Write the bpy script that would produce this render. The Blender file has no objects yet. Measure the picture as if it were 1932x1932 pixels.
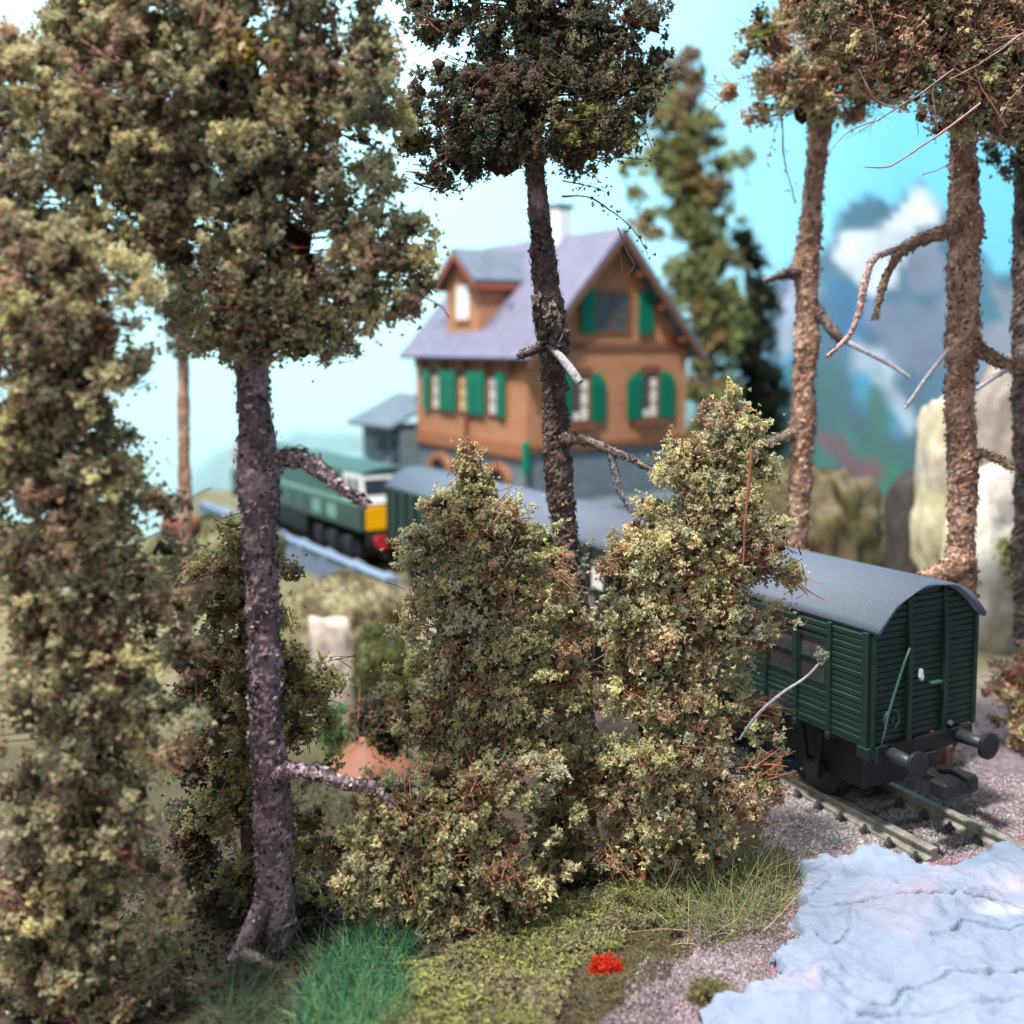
import bpy, math, random
import numpy as np
from mathutils import Vector, Matrix

rng = np.random.default_rng(7)
random.seed(7)
SC = bpy.context.scene
COL = SC.collection
# one unit = one centimetre: the place is a small railway layout
CZ = 9.6                                    # camera height above the baseboard
HOR = 700.0
FPX = 1932.0
TH = math.atan((966 - HOR) / FPX)

# ------------------------------------------------------------------ camera
cam = bpy.data.cameras.new('camera')
camo = bpy.data.objects.new('camera', cam)
COL.objects.link(camo)
camo.location = (0, 0, CZ)
camo.rotation_euler = (math.pi / 2 - TH, 0, 0)
cam.sensor_width = 36.0
cam.lens = 36.0
cam.clip_start = 0.5
cam.clip_end = 800
cam.dof.use_dof = True
cam.dof.focus_distance = 18.3
cam.dof.aperture_fstop = 0.036 / 0.21
cam.dof.aperture_blades = 0
SC.camera = camo

# ------------------------------------------------------------------ light
w = bpy.data.worlds.new('World')
SC.world = w
w.use_nodes = True
bg = w.node_tree.nodes['Background']
bg.inputs[0].default_value = (0.75, 0.86, 1.0, 1)
bg.inputs[1].default_value = 0.17


def area(name, loc, aim, size, power, col):
    l = bpy.data.lights.new(name, 'AREA')
    l.shape = 'DISK'
    l.size = size
    l.energy = power
    l.color = col
    o = bpy.data.objects.new(name, l)
    COL.objects.link(o)
    o.location = loc
    d = Vector(aim) - Vector(loc)
    o.rotation_euler = d.to_track_quat('-Z', 'Y').to_euler()
    return o


area('room_lamp', (-15, 2, 84), (3, 21, 2), 8, 122000, (1.0, 0.965, 0.91))
area('ceiling_lamp', (-26, 52, 96), (4, 40, 0), 40, 34000, (0.93, 0.97, 1.0))
area('front_fill', (-34, -42, 44), (2, 22, 4), 36, 15000, (0.95, 0.97, 1.0))  # soft fill added to lift upright surfaces, not a real window
area('backdrop_fill', (-28, 40, 85), (-24, 80, 16), 22, 47000, (0.97, 0.98, 1.0))  # added to brighten the left of the backdrop

SC.view_settings.view_transform = 'Standard'
SC.view_settings.look = 'None'
SC.view_settings.exposure = 0.36
SC.view_settings.gamma = 1.0
SC.render.engine = 'CYCLES'
SC.cycles.max_bounces = 6
SC.cycles.diffuse_bounces = 3
SC.cycles.glossy_bounces = 2
SC.cycles.transmission_bounces = 2
SC.cycles.use_denoising = True


# ------------------------------------------------------------------ geometry of the view
def ray(px, py):
    dx = (px - 966) / FPX
    dy = (966 - py) / FPX
    c, s = math.cos(TH), math.sin(TH)
    return np.array([dx, c + dy * s, -s + dy * c])


def at(px, py, Y):
    r = ray(px, py)
    r = r * (Y / r[1])
    return np.array([r[0], r[1], r[2] + CZ])


def project(P):
    P = np.asarray(P)
    c, s = math.cos(TH), math.sin(TH)
    z = P[:, 2] - CZ
    d = P[:, 1] * c - z * s
    u = P[:, 1] * s + z * c
    return np.stack([966 + FPX * P[:, 0] / d, 966 - FPX * u / d], 1)


# ------------------------------------------------------------------ noise
def hsh(i, j, k, seed):
    n = (i * 374761393 + j * 668265263 + k * 2147483647 + seed * 1274126177) & 0xFFFFFFFF
    n = ((n ^ (n >> 13)) * 1274126177) & 0xFFFFFFFF
    n = (n ^ (n >> 16)) & 0xFFFFFFFF
    return n / 4294967295.0


def vnoise(P, seed=0):
    P = np.asarray(P, float)
    I = np.floor(P).astype(np.int64)
    f = P - I
    f = f * f * (3 - 2 * f)
    out = 0
    for a in (0, 1):
        for b in (0, 1):
            for c in (0, 1):
                wgt = (f[:, 0] if a else 1 - f[:, 0]) * (f[:, 1] if b else 1 - f[:, 1]) * (f[:, 2] if c else 1 - f[:, 2])
                out = out + wgt * hsh(I[:, 0] + a, I[:, 1] + b, I[:, 2] + c, seed)
    return out * 2 - 1


def fbm(P, seed=0, o=4):
    P = np.asarray(P, float)
    v, a, t = 0, 1.0, 0
    for i in range(o):
        v = v + a * vnoise(P * (2.03 ** i), seed + i * 17)
        t += a
        a *= 0.5
    return v / t


def sstep(a, b, x):
    t = np.clip((x - a) / (b - a), 0, 1)
    return t * t * (3 - 2 * t)


# ------------------------------------------------------------------ mesh helpers
def raw_mesh(name, V, F, C=None, smooth=False):
    """V (n,3), F list of index tuples or an (m,k) array, C (n,3) colours"""
    me = bpy.data.meshes.new(name)
    V = np.ascontiguousarray(V, dtype=np.float32)
    if isinstance(F, np.ndarray):
        m, k = F.shape
        me.vertices.add(len(V))
        me.vertices.foreach_set('co', V.ravel())
        me.loops.add(m * k)
        me.loops.foreach_set('vertex_index', F.ravel().astype(np.int32))
        me.polygons.add(m)
        me.polygons.foreach_set('loop_start', np.arange(0, m * k, k, dtype=np.int32))
        me.update(calc_edges=True)
    else:
        me.from_pydata([tuple(map(float, v)) for v in V], [], F)
        me.update()
    if C is not None:
        a = me.color_attributes.new('Col', 'FLOAT_COLOR', 'POINT')
        c4 = np.ones((len(V), 4), np.float32)
        c4[:, :3] = C
        a.data.foreach_set('color', c4.ravel())
    if smooth:
        me.polygons.foreach_set('use_smooth', np.ones(len(me.polygons), dtype=bool))
    return me


def link(name, me, mat, parent=None, kind=None, label=None):
    o = bpy.data.objects.new(name, me)
    COL.objects.link(o)
    if mat is not None and me is not None:
        if len(me.materials) == 0:
            me.materials.append(mat)
    if parent is not None:
        o.parent = parent
    if kind:
        o['kind'] = kind
    if label:
        o['label'] = label
    return o


def tag(o, label, cat, group=None):
    o['label'] = label
    o['category'] = cat
    if group:
        o['group'] = group
    return o


def thing(name, label, cat, loc=(0, 0, 0), rot=(0, 0, 0), group=None):
    o = bpy.data.objects.new(name, None)
    COL.objects.link(o)
    o.location = tuple(float(v) for v in loc)
    o.rotation_euler = rot
    o.empty_display_size = 0.5
    return tag(o, label, cat, group)


class MB:
    def __init__(s):
        s.v = []
        s.f = []

    def add(s, V, F):
        b = len(s.v)
        s.v += [tuple(map(float, p)) for p in V]
        s.f += [tuple(i + b for i in f) for f in F]
        return s

    def box(s, lo, hi, bev=0.0):
        x0, y0, z0 = lo
        x1, y1, z1 = hi
        if bev <= 0:
            V = [(x0, y0, z0), (x1, y0, z0), (x1, y1, z0), (x0, y1, z0), (x0, y0, z1), (x1, y0, z1), (x1, y1, z1), (x0, y1, z1)]
            F = [(0, 3, 2, 1), (4, 5, 6, 7), (0, 1, 5, 4), (1, 2, 6, 5), (2, 3, 7, 6), (3, 0, 4, 7)]
            return s.add(V, F)
        b = bev
        prof = [(x0 + b, y0), (x1 - b, y0), (x1, y0 + b), (x1, y1 - b), (x1 - b, y1), (x0 + b, y1), (x0, y1 - b), (x0, y0 + b)]
        ins = [(x0 + b, y0 + b), (x1 - b, y0 + b), (x1 - b, y0 + b), (x1 - b, y1 - b), (x1 - b, y1 - b), (x0 + b, y1 - b), (x0 + b, y1 - b), (x0 + b, y0 + b)]
        V = [(x, y, z0) for x, y in ins] + [(x, y, z0 + b) for x, y in prof] + [(x, y, z1 - b) for x, y in prof] + [(x, y, z1) for x, y in ins]
        F = []
        for r in range(3):
            for i in range(8):
                j = (i + 1) % 8
                F.append((r * 8 + i, r * 8 + j, r * 8 + 8 + j, r * 8 + 8 + i))
        F.append((0, 6, 3, 1))
        F.append((24 + 0, 24 + 1, 24 + 3, 24 + 6))
        return s.add(V, F)

    def prism(s, prof, axis, a, b):
        """prof: 2-D outline, extruded along the axis from a to b"""
        n = len(prof)

        def mk(p, t):
            return {'x': (t, p[0], p[1]), 'y': (p[0], t, p[1]), 'z': (p[0], p[1], t)}[axis]
        V = [mk(p, a) for p in prof] + [mk(p, b) for p in prof]
        F = [(i, (i + 1) % n, n + (i + 1) % n, n + i) for i in range(n)]
        F += [tuple(range(n - 1, -1, -1)), tuple(range(n, 2 * n))]
        return s.add(V, F)

    def tube(s, pts, rad, n=8, cap=True):
        V, F = tube_arrays(np.array(pts, float), rad, n)
        F = [tuple(f) for f in F]
        m = len(pts)
        if cap:
            F.append(tuple(range(n - 1, -1, -1)))
            F.append(tuple((m - 1) * n + i for i in range(n)))
        return s.add(V, F)

    def cyl(s, c, axis, r, h, n=20):
        c = np.array(c, float)
        d = {'x': (1, 0, 0), 'y': (0, 1, 0), 'z': (0, 0, 1)}[axis]
        d = np.array(d) * h / 2
        return s.tube([c - d, c + d], [r, r], n)

    def build(s, name, mat, parent=None, smooth=False, kind=None, label=None):
        me = raw_mesh(name, np.array(s.v), s.f, None, smooth)
        return link(name, me, mat, parent, kind, label)

    def mesh(s, name, mat):
        me = raw_mesh(name, np.array(s.v), s.f)
        me.materials.append(mat)
        return me


def tube_arrays(P, rad, n):
    P = np.asarray(P, float)
    m = len(P)
    rad = np.broadcast_to(np.asarray(rad, float), (m,))
    T = np.gradient(P, axis=0)
    T /= np.linalg.norm(T, axis=1)[:, None] + 1e-9
    up = np.array([0.13, 0.97, 0.2])
    A = np.cross(T, up)
    bad = np.linalg.norm(A, axis=1) < 0.2
    A[bad] = np.cross(T[bad], np.array([1.0, 0, 0]))
    A /= np.linalg.norm(A, axis=1)[:, None]
    B = np.cross(T, A)
    th = np.linspace(0, 2 * np.pi, n, endpoint=False)
    V = P[:, None, :] + rad[:, None, None] * (np.cos(th)[None, :, None] * A[:, None, :] + np.sin(th)[None, :, None] * B[:, None, :])
    i = np.arange(m - 1)[:, None] * n
    j = np.arange(n)[None, :]
    jn = (j + 1) % n
    F = np.stack([i + j, i + jn, i + n + jn, i + n + j], -1).reshape(-1, 4)
    return V.reshape(-1, 3), F


def resample(P, R, step):
    P = np.asarray(P, float)
    R = np.asarray(R, float)
    # Catmull-Rom through the points
    out, rr = [], []
    n = len(P)
    for i in range(n - 1):
        p0, p1, p2, p3 = P[max(i - 1, 0)], P[i], P[i + 1], P[min(i + 2, n - 1)]
        k = max(2, int(np.linalg.norm(p2 - p1) / step))
        for t in np.linspace(0, 1, k, endpoint=(i == n - 2)):
            a = 2 * p1
            b = p2 - p0
            c = 2 * p0 - 5 * p1 + 4 * p2 - p3
            d = -p0 + 3 * p1 - 3 * p2 + p3
            out.append(0.5 * (a + b * t + c * t * t + d * t ** 3))
            rr.append(R[i] + (R[i + 1] - R[i]) * t)
    return np.array(out), np.array(rr)


# ------------------------------------------------------------------ materials
def mat_base(name):
    m = bpy.data.materials.new(name)
    m.use_nodes = True
    nt = m.node_tree
    b = nt.nodes['Principled BSDF']
    return m, nt, b


def noisy(name, col, rough=0.7, var=0.25, scale=3.0, bump=0.0, bscale=20.0, spec=0.35, col2=None):
    m, nt, b = mat_base(name)
    tc = nt.nodes.new('ShaderNodeTexCoord')
    nz = nt.nodes.new('ShaderNodeTexNoise')
    nz.inputs['Scale'].default_value = scale
    nz.inputs['Detail'].default_value = 6
    nz.inputs['Roughness'].default_value = 0.65
    nt.links.new(tc.outputs['Object'], nz.inputs['Vector'])
    cr = nt.nodes.new('ShaderNodeValToRGB')
    c = np.array(col)
    lo = c * (1 - var)
    hi = np.minimum(c * (1 + var), 0.95) if col2 is None else np.array(col2)
    cr.color_ramp.elements[0].position = 0.3
    cr.color_ramp.elements[1].position = 0.7
    cr.color_ramp.elements[0].color = (*lo, 1)
    cr.color_ramp.elements[1].color = (*hi, 1)
    nt.links.new(nz.outputs['Fac'], cr.inputs['Fac'])
    nt.links.new(cr.outputs['Color'], b.inputs['Base Color'])
    b.inputs['Roughness'].default_value = rough
    b.inputs['Specular IOR Level'].default_value = spec
    if bump > 0:
        n2 = nt.nodes.new('ShaderNodeTexNoise')
        n2.inputs['Scale'].default_value = bscale
        n2.inputs['Detail'].default_value = 5
        nt.links.new(tc.outputs['Object'], n2.inputs['Vector'])
        bp = nt.nodes.new('ShaderNodeBump')
        bp.inputs['Strength'].default_value = bump
        bp.inputs['Distance'].default_value = 0.05
        nt.links.new(n2.outputs['Fac'], bp.inputs['Height'])
        nt.links.new(bp.outputs['Normal'], b.inputs['Normal'])
    return m


def vcol(name, rough=0.85, spec=0.2, var=0.0, scale=8.0, bump=0.0, bscale=30.0):
    m, nt, b = mat_base(name)
    a = nt.nodes.new('ShaderNodeAttribute')
    a.attribute_name = 'Col'
    src = a.outputs['Color']
    tc = nt.nodes.new('ShaderNodeTexCoord')
    if var > 0:
        nz = nt.nodes.new('ShaderNodeTexNoise')
        nz.inputs['Scale'].default_value = scale
        nz.inputs['Detail'].default_value = 6
        nt.links.new(tc.outputs['Object'], nz.inputs['Vector'])
        mr = nt.nodes.new('ShaderNodeMapRange')
        mr.inputs['From Min'].default_value = 0.3
        mr.inputs['From Max'].default_value = 0.7
        mr.inputs['To Min'].default_value = 1 - var
        mr.inputs['To Max'].default_value = 1 + var
        nt.links.new(nz.outputs['Fac'], mr.inputs['Value'])
        vm = nt.nodes.new('ShaderNodeVectorMath')
        vm.operation = 'SCALE'
        nt.links.new(src, vm.inputs[0])
        nt.links.new(mr.outputs['Result'], vm.inputs['Scale'])
        src = vm.outputs['Vector']
    nt.links.new(src, b.inputs['Base Color'])
    b.inputs['Roughness'].default_value = rough
    b.inputs['Specular IOR Level'].default_value = spec
    if bump > 0:
        n2 = nt.nodes.new('ShaderNodeTexNoise')
        n2.inputs['Scale'].default_value = bscale
        n2.inputs['Detail'].default_value = 6
        nt.links.new(tc.outputs['Object'], n2.inputs['Vector'])
        bp = nt.nodes.new('ShaderNodeBump')
        bp.inputs['Strength'].default_value = bump
        bp.inputs['Distance'].default_value = 0.05
        nt.links.new(n2.outputs['Fac'], bp.inputs['Height'])
        nt.links.new(bp.outputs['Normal'], b.inputs['Normal'])
    return m


M_FLOCK = vcol('flock', 0.9, 0.15)
nt_ = M_FLOCK.node_tree
tl_ = nt_.nodes.new('ShaderNodeBsdfTranslucent')
mx_ = nt_.nodes.new('ShaderNodeMixShader')
mx_.inputs[0].default_value = 0.35
at_ = [n_ for n_ in nt_.nodes if n_.type == 'ATTRIBUTE'][0]
nt_.links.new(at_.outputs['Color'], tl_.inputs['Color'])
nt_.links.new(nt_.nodes['Principled BSDF'].outputs[0], mx_.inputs[1])
nt_.links.new(tl_.outputs[0], mx_.inputs[2])
nt_.links.new(mx_.outputs[0], nt_.nodes['Material Output'].inputs['Surface'])
M_FIBRE = vcol('fibre', 0.5, 0.45)
M_BARK = vcol('bark', 0.75, 0.3, 0.25, 14, 0.4, 40)
M_GROUND = vcol('scatter_soil', 0.9, 0.2, 0.35, 9, 0.6, 28)
M_PLASTER = vcol('painted_plaster', 0.95, 0.05, 0.06, 5, 0.6, 20)
M_PRINT = vcol('printed_paper', 0.7, 0.15)
M_STONE = vcol('cast_rock', 0.85, 0.2, 0.2, 3, 0.5, 8)
M_GREEN = noisy('green_plastic', (0.008, 0.026, 0.018), 0.5, 0.45, 3.5, 0.2, 40, 0.4)
M_ROOFGREY = noisy('wagon_roof_grey', (0.1, 0.122, 0.168), 0.65, 0.25, 26, 0.25, 45, 0.35)
M_BLACK = noisy('black_plastic', (0.011, 0.012, 0.015), 0.55, 0.4, 8, 0.1, 40, 0.4)
M_STEEL = noisy('grey_metal', (0.035, 0.042, 0.05), 0.45, 0.3, 10, 0.1, 40, 0.5)
M_PALE = noisy('pale_green_metal', (0.04, 0.1, 0.085), 0.5, 0.2, 10, 0, 1, 0.4)
M_WHITE = noisy('white_paint', (0.75, 0.75, 0.76), 0.55, 0.06, 5, 0, 1, 0.35)
M_CURTAIN = noisy('curtain', (0.8, 0.76, 0.7), 0.8, 0.08, 2, 0, 1, 0.2)
M_CURTAINY = noisy('yellow_curtain', (0.8, 0.62, 0.32), 0.8, 0.08, 2, 0, 1, 0.2)
M_GLASS = noisy('dark_glass', (0.03, 0.035, 0.045), 0.12, 0.2, 3, 0, 1, 0.5)
M_GREYGLASS = noisy('grey_panes', (0.07, 0.066, 0.066), 0.25, 0.3, 4, 0, 1, 0.5)
M_WALL = noisy('orange_timber', (0.43, 0.2, 0.11), 0.75, 0.16, 1.6, 0.25, 12, 0.2)
M_TRIM = noisy('brown_timber', (0.2, 0.08, 0.045), 0.7, 0.2, 3, 0.1, 20, 0.25)
M_REDTRIM = noisy('red_brown_trim', (0.32, 0.08, 0.05), 0.7, 0.2, 3, 0.1, 20, 0.25)
M_SHUT = noisy('green_shutter', (0.0, 0.17, 0.095), 0.55, 0.12, 4, 0, 1, 0.35)
M_SLATE = noisy('lilac_slate', (0.155, 0.15, 0.215), 0.7, 0.2, 1.2, 0.2, 14, 0.3)
M_SLATE2 = noisy('blue_slate', (0.12, 0.15, 0.19), 0.7, 0.2, 1.2, 0.2, 14, 0.3)
M_PLINTH = noisy('grey_stone', (0.15, 0.19, 0.225), 0.85, 0.25, 2.2, 0.4, 7, 0.2)
M_ARCH = noisy('brick_arch', (0.36, 0.15, 0.08), 0.8, 0.15, 3, 0, 1, 0.2)
M_LOCO = noisy('loco_green', (0.004, 0.036, 0.027), 0.35, 0.12, 2, 0, 1, 0.5)
M_LOCOROOF = noisy('loco_roof', (0.02, 0.07, 0.06), 0.5, 0.1, 2, 0, 1, 0.4)
M_STRIPE = noisy('loco_stripe', (0.15, 0.33, 0.27), 0.45, 0.08, 2, 0, 1, 0.4)
M_YELLOW = noisy('warning_yellow', (0.85, 0.42, 0.0), 0.45, 0.05, 2, 0, 1, 0.4)
M_RED = noisy('buffer_red', (0.45, 0.02, 0.03), 0.45, 0.1, 2, 0, 1, 0.4)
M_PARAPET = noisy('blue_grey_paint', (0.19, 0.255, 0.36), 0.75, 0.15, 2, 0.1, 10, 0.25)
M_RAIL = noisy('rail_grime', (0.16, 0.145, 0.12), 0.5, 0.3, 4, 0.2, 30, 0.4, (0.36, 0.335, 0.29))
M_SLEEPER = noisy('sleeper_plastic', (0.05, 0.048, 0.05), 0.7, 0.3, 8, 0.3, 30, 0.3)
M_CAP = noisy('brown_cap', (0.24, 0.095, 0.055), 0.6, 0.15, 1.5, 0.1, 10, 0.3)
M_STEM = noisy('pale_stem', (0.5, 0.4, 0.36), 0.8, 0.15, 3, 0.1, 10, 0.2)


# ------------------------------------------------------------------ flock, fibres, bark
def rand_rot(n, r):
    q = r.normal(size=(n, 4))
    q /= np.linalg.norm(q, axis=1)[:, None]
    a, b, c, d = q.T
    return np.stack([np.stack([1 - 2 * (c * c + d * d), 2 * (b * c - a * d), 2 * (b * d + a * c)], -1),
                     np.stack([2 * (b * c + a * d), 1 - 2 * (b * b + d * d), 2 * (c * d - a * b)], -1),
                     np.stack([2 * (b * d - a * c), 2 * (c * d + a * b), 1 - 2 * (b * b + c * c)], -1)], 1)


def flock_mesh(name, P, S, C, r, nq=4):
    """each crumb of foam flock: a few crossed pointed lobes"""
    n = len(P)
    prong = [(1, 1, 1), (1, -1, -1), (-1, 1, -1), (-1, -1, 1), (0.2, 1.2, -0.9)][:nq + 1]
    base = []
    for q, dq in enumerate(prong):
        dq = np.array(dq, float)
        dq /= np.linalg.norm(dq)
        sq = np.cross(dq, np.array([0.3, 0.5, 0.8]) if q % 2 else np.array([0.9, -0.2, 0.3]))
        sq /= np.linalg.norm(sq)
        base += [-0.42 * dq + 0.5 * sq, -0.42 * dq - 0.5 * sq, 1.05 * dq]
    base = np.array(base)
    R = rand_rot(n, r)
    m = len(base)
    jit = 1 + 0.4 * r.uniform(-1, 1, size=(n, m, 1))
    V = P[:, None, :] + S[:, None, None] * jit * np.einsum('nij,kj->nki', R, base)
    V = V.reshape(-1, 3)
    F = np.arange(n * m).reshape(-1, 3)
    CC = np.repeat(C, m, axis=0)
    return raw_mesh(name, V, F, CC)


def fibre_mesh(name, starts, dirs, lens, rad, cols, r, segs=2, sag=0.3, n=3):
    """thin curved strands"""
    m = len(starts)
    t = np.linspace(0, 1, segs + 1)
    side = r.normal(size=(m, 3))
    side -= (side * dirs).sum(1)[:, None] * dirs
    P = starts[:, None, :] + dirs[:, None, :] * (lens[:, None, None] * t[None, :, None]) + side[:, None, :] * (lens[:, None, None] * sag * 0.5 * (t ** 2)[None, :, None])
    A = np.cross(dirs, r.normal(size=(m, 3)))
    A /= np.linalg.norm(A, axis=1)[:, None] + 1e-9
    B = np.cross(dirs, A)
    th = np.linspace(0, 2 * np.pi, n, endpoint=False)
    taper = (1 - 0.6 * t)
    rr = np.broadcast_to(np.asarray(rad, float), (m,))
    ring = np.cos(th)[None, :, None] * A[:, None, :] + np.sin(th)[None, :, None] * B[:, None, :]
    V = P[:, :, None, :] + rr[:, None, None, None] * taper[None, :, None, None] * ring[:, None, :, :]
    k = (segs + 1) * n
    off = np.arange(m)[:, None, None] * k
    i = np.arange(segs)[None, :, None] * n
    j = np.arange(n)[None, None, :]
    jn = (j + 1) % n
    F = np.stack([off + i + j, off + i + jn, off + i + n + jn, off + i + n + j], -1).reshape(-1, 4)
    return raw_mesh(name, V.reshape(-1, 3), F, np.repeat(cols, k, axis=0))


PAL_OLIVE = [((0.69, 0.63, 0.35), 5), ((0.58, 0.55, 0.33), 4), ((0.70, 0.61, 0.38), 3), ((0.50, 0.34, 0.22), 1.6), ((0.57, 0.56, 0.39), 2)]
PAL_MIX = [((0.66, 0.60, 0.36), 4), ((0.55, 0.52, 0.34), 3), ((0.50, 0.37, 0.26), 2), ((0.66, 0.59, 0.31), 1.0), ((0.36, 0.33, 0.23), 2)]
PAL_DARK = [((0.23, 0.21, 0.135), 5), ((0.24, 0.175, 0.13), 3), ((0.36, 0.35, 0.18), 2), ((0.15, 0.16, 0.12), 4)]
PAL_FAR = [((0.343, 0.360, 0.145), 5), ((0.265, 0.300, 0.132), 4), ((0.406, 0.300, 0.145), 2)]
PAL_SHADE = [((0.038, 0.048, 0.032), 4), ((0.058, 0.064, 0.038), 2)]  # near-black shade put into the flock colour
PAL_RED = [((0.72, 0.64, 0.38), 4), ((0.68, 0.46, 0.31), 4), ((0.58, 0.59, 0.40), 3)]






def pick(pal, n, r):
    c = np.array([p[0] for p in pal])
    wts = np.array([p[1] for p in pal], float)
    return c[r.choice(len(c), n, p=wts / wts.sum())]


def crown_points(rows, Y, n, seed, pal, dr=0.75, clump=0.26, per=120, shell=(0.62, 1.0), size=0.049, rough=0.3, front=0.8, patches=(), tier=0.0):
    r = np.random.default_rng(seed)
    n = int(n * (1.05 if len(pal) == 5 and pal is not PAL_MIX and pal is not PAL_DARK else (0.97 if pal is PAL_MIX else 0.82)))
    rows = np.array(rows, float)
    ys = rows[:, 0]
    yy = np.linspace(ys[0], ys[-1], 400)
    xl = np.interp(yy, ys, rows[:, 1])
    xr = np.interp(yy, ys, rows[:, 2])
    hw = (xr - xl) / 2
    p = np.maximum(hw, 6) ** 0.85
    nc = max(6, int(n / per))
    k = r.choice(400, nc, p=p / p.sum())
    ph = r.uniform(0, 2 * np.pi, nc)
    flip = (np.sin(ph) > 0) & (r.random(nc) < front)        # more of it on the visible side
    ph = np.where(flip, -ph, ph)
    s = Y / FPX
    cen = np.stack([at((xl[i] + xr[i]) / 2, yy[i], Y) for i in k])
    h = hw[k] * s
    he = np.maximum(h - clump * 0.8, 0.35 * h)
    rr = r.uniform(shell[0], shell[1], nc)
    probe = np.stack([cen[:, 0] + np.cos(ph) * 1.5, np.sin(ph) * 1.5 + Y, cen[:, 2]], 1)
    rr = rr * (1 - 1.35 * rough * (0.5 + 0.5 * fbm(probe * 1.1, seed, 3)) ** 1.0)
    rr = np.where(r.random(nc) < 0.2, r.uniform(0.3, 0.7, nc), rr)
    blen = np.ones(nc)
    if tier:                                                # boughs: each layer reaches out in a few directions
        ti = np.floor(cen[:, 2] / tier + 0.15 * r.normal(size=nc)).astype(np.int64)
        nbk = r.integers(0, 7, nc)
        h1 = hsh(ti, nbk, nbk * 0 + 3, seed)
        h2 = hsh(ti, nbk, nbk * 0 + 9, seed + 5)
        ph = 2 * np.pi * (nbk / 7 + hsh(ti, ti * 0, ti * 0, seed) + 0.12 * (h1 - 0.5)) + r.normal(0, 0.24, nc)
        flip = (np.sin(ph) > 0) & (r.random(nc) < front * 0.7)
        ph = np.where(flip, -ph, ph)
        blen = 0.74 + 0.34 * h2
        rr = rr * blen
    edge = r.random(nc) < (0.13 if tier else 0.26)                              # keep the outline where it is in view
    rr = np.where(edge, r.uniform(0.93, 1.02, nc), rr)
    ph = np.where(edge, np.where(r.random(nc) < 0.5, 0, np.pi) + r.normal(0, 0.35, nc), ph)
    if tier:
        wob = vnoise(np.stack([np.cos(ph) * 1.6, np.sin(ph) * 1.6, cen[:, 2] * 0.5], 1) + seed, seed)
        tt = (cen[:, 2] / tier + 0.7 * wob) % 1.0
        fac = 0.5 + 0.52 * (1 - tt) ** 0.8
        rr = rr * np.where(edge, 0.5 + 0.5 * fac, fac)
    C = cen + np.stack([np.cos(ph) * he * rr, np.sin(ph) * np.maximum(he * dr, 0.15) * rr, r.normal(0, 0.08, nc)], 1)
    cc = pick(pal, nc, r) * r.uniform(0.8, 1.2, nc)[:, None]
    if patches:
        q = project(C)
        for (px, py, rad, col) in patches:
            m = ((q[:, 0] - px) ** 2 + (q[:, 1] - py) ** 2 < rad ** 2) & (r.random(nc) < 0.8)
            cc[m] = np.array(col) * r.uniform(0.85, 1.15, m.sum())[:, None]
    cs = clump * r.uniform(0.5, 1.45, nc) * np.clip(h / 0.5, 0.45, 1)
    # knots of crumbs on each core, crumbs round each knot
    ns = max(nc * 3, n // 17)
    ik = r.integers(0, nc, ns)
    d = r.normal(size=(ns, 3))
    d /= np.linalg.norm(d, axis=1)[:, None]
    K = C[ik] + d * (cs[ik] * r.uniform(0.45, 1.25, ns))[:, None] * np.array([1.15, 1.15, 0.75])
    kcol = cc[ik] * r.uniform(0.78, 1.22, ns)[:, None]
    ji = r.integers(0, ns, n)
    idx = ik[ji]
    P = K[ji] + r.normal(0, 1, (n, 3)) * (size * 1.08)
    ccol = kcol[ji]
    # a loose scatter of single crumbs
    loose = r.random(n) < 0.1
    P[loose] += r.normal(0, clump * 0.6, (loose.sum(), 3))
    col = ccol * r.uniform(0.9, 1.1, n)[:, None] * (1 + r.normal(0, 0.03, (n, 3)))
    S = 1.1 * size * r.uniform(0.55, 1.35, n)
    return P, S, np.clip(col, 0.01, 0.9), cen, C, he, cs, cc


def crown_fibres(name, parent, C, cen, nb, seed, length=0.7, rad=0.013, per=9, col=(0.25, 0.09, 0.055), core=500):
    r = np.random.default_rng(seed + 99)
    S, D, L, K, RR = [], [], [], [], []
    fr = np.where((C - cen)[:, 1] < 0.05)[0]
    ids = r.choice(fr if len(fr) > 5 else len(C), nb)
    for i in ids:
        out = C[i] - cen[i]
        nrm = np.linalg.norm(out) + 1e-6
        d0 = r.normal(size=3) * np.array([1, 1, 0.45])
        d0 /= np.linalg.norm(d0)
        p0 = C[i] + out / nrm * 0.04
        c0 = np.array(col) * r.uniform(0.4, 1.15)
        for _ in range(per):
            d = d0 + r.normal(0, 0.3, 3)
            d /= np.linalg.norm(d)
            ln = length * r.uniform(0.5, 1.3)
            S.append(p0 + r.normal(0, 0.14, 3) - d * ln * 0.5)
            D.append(d)
            L.append(ln)
            K.append(c0 * r.uniform(0.7, 1.3))
            RR.append(rad * r.uniform(0.6, 1.4))
    ids = r.choice(len(C), core)                             # the tangle the flock is glued on
    for i in ids:
        a = cen[i] + (C[i] - cen[i]) * r.uniform(0, 0.5)
        d = (C[i] - a) + r.normal(0, 0.12, 3)
        ln = np.linalg.norm(d) + 0.05
        S.append(a)
        D.append(d / ln)
        L.append(min(ln, 2.2))
        K.append(np.array((0.13, 0.07, 0.05)) * r.uniform(0.6, 1.4))
        RR.append(rad * r.uniform(0.8, 2.0))
    me = fibre_mesh(name, np.array(S), np.array(D), np.array(L), np.array(RR), np.array(K), r)
    return link(name, me, M_FIBRE, parent, 'stuff')


ICO = None


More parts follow.
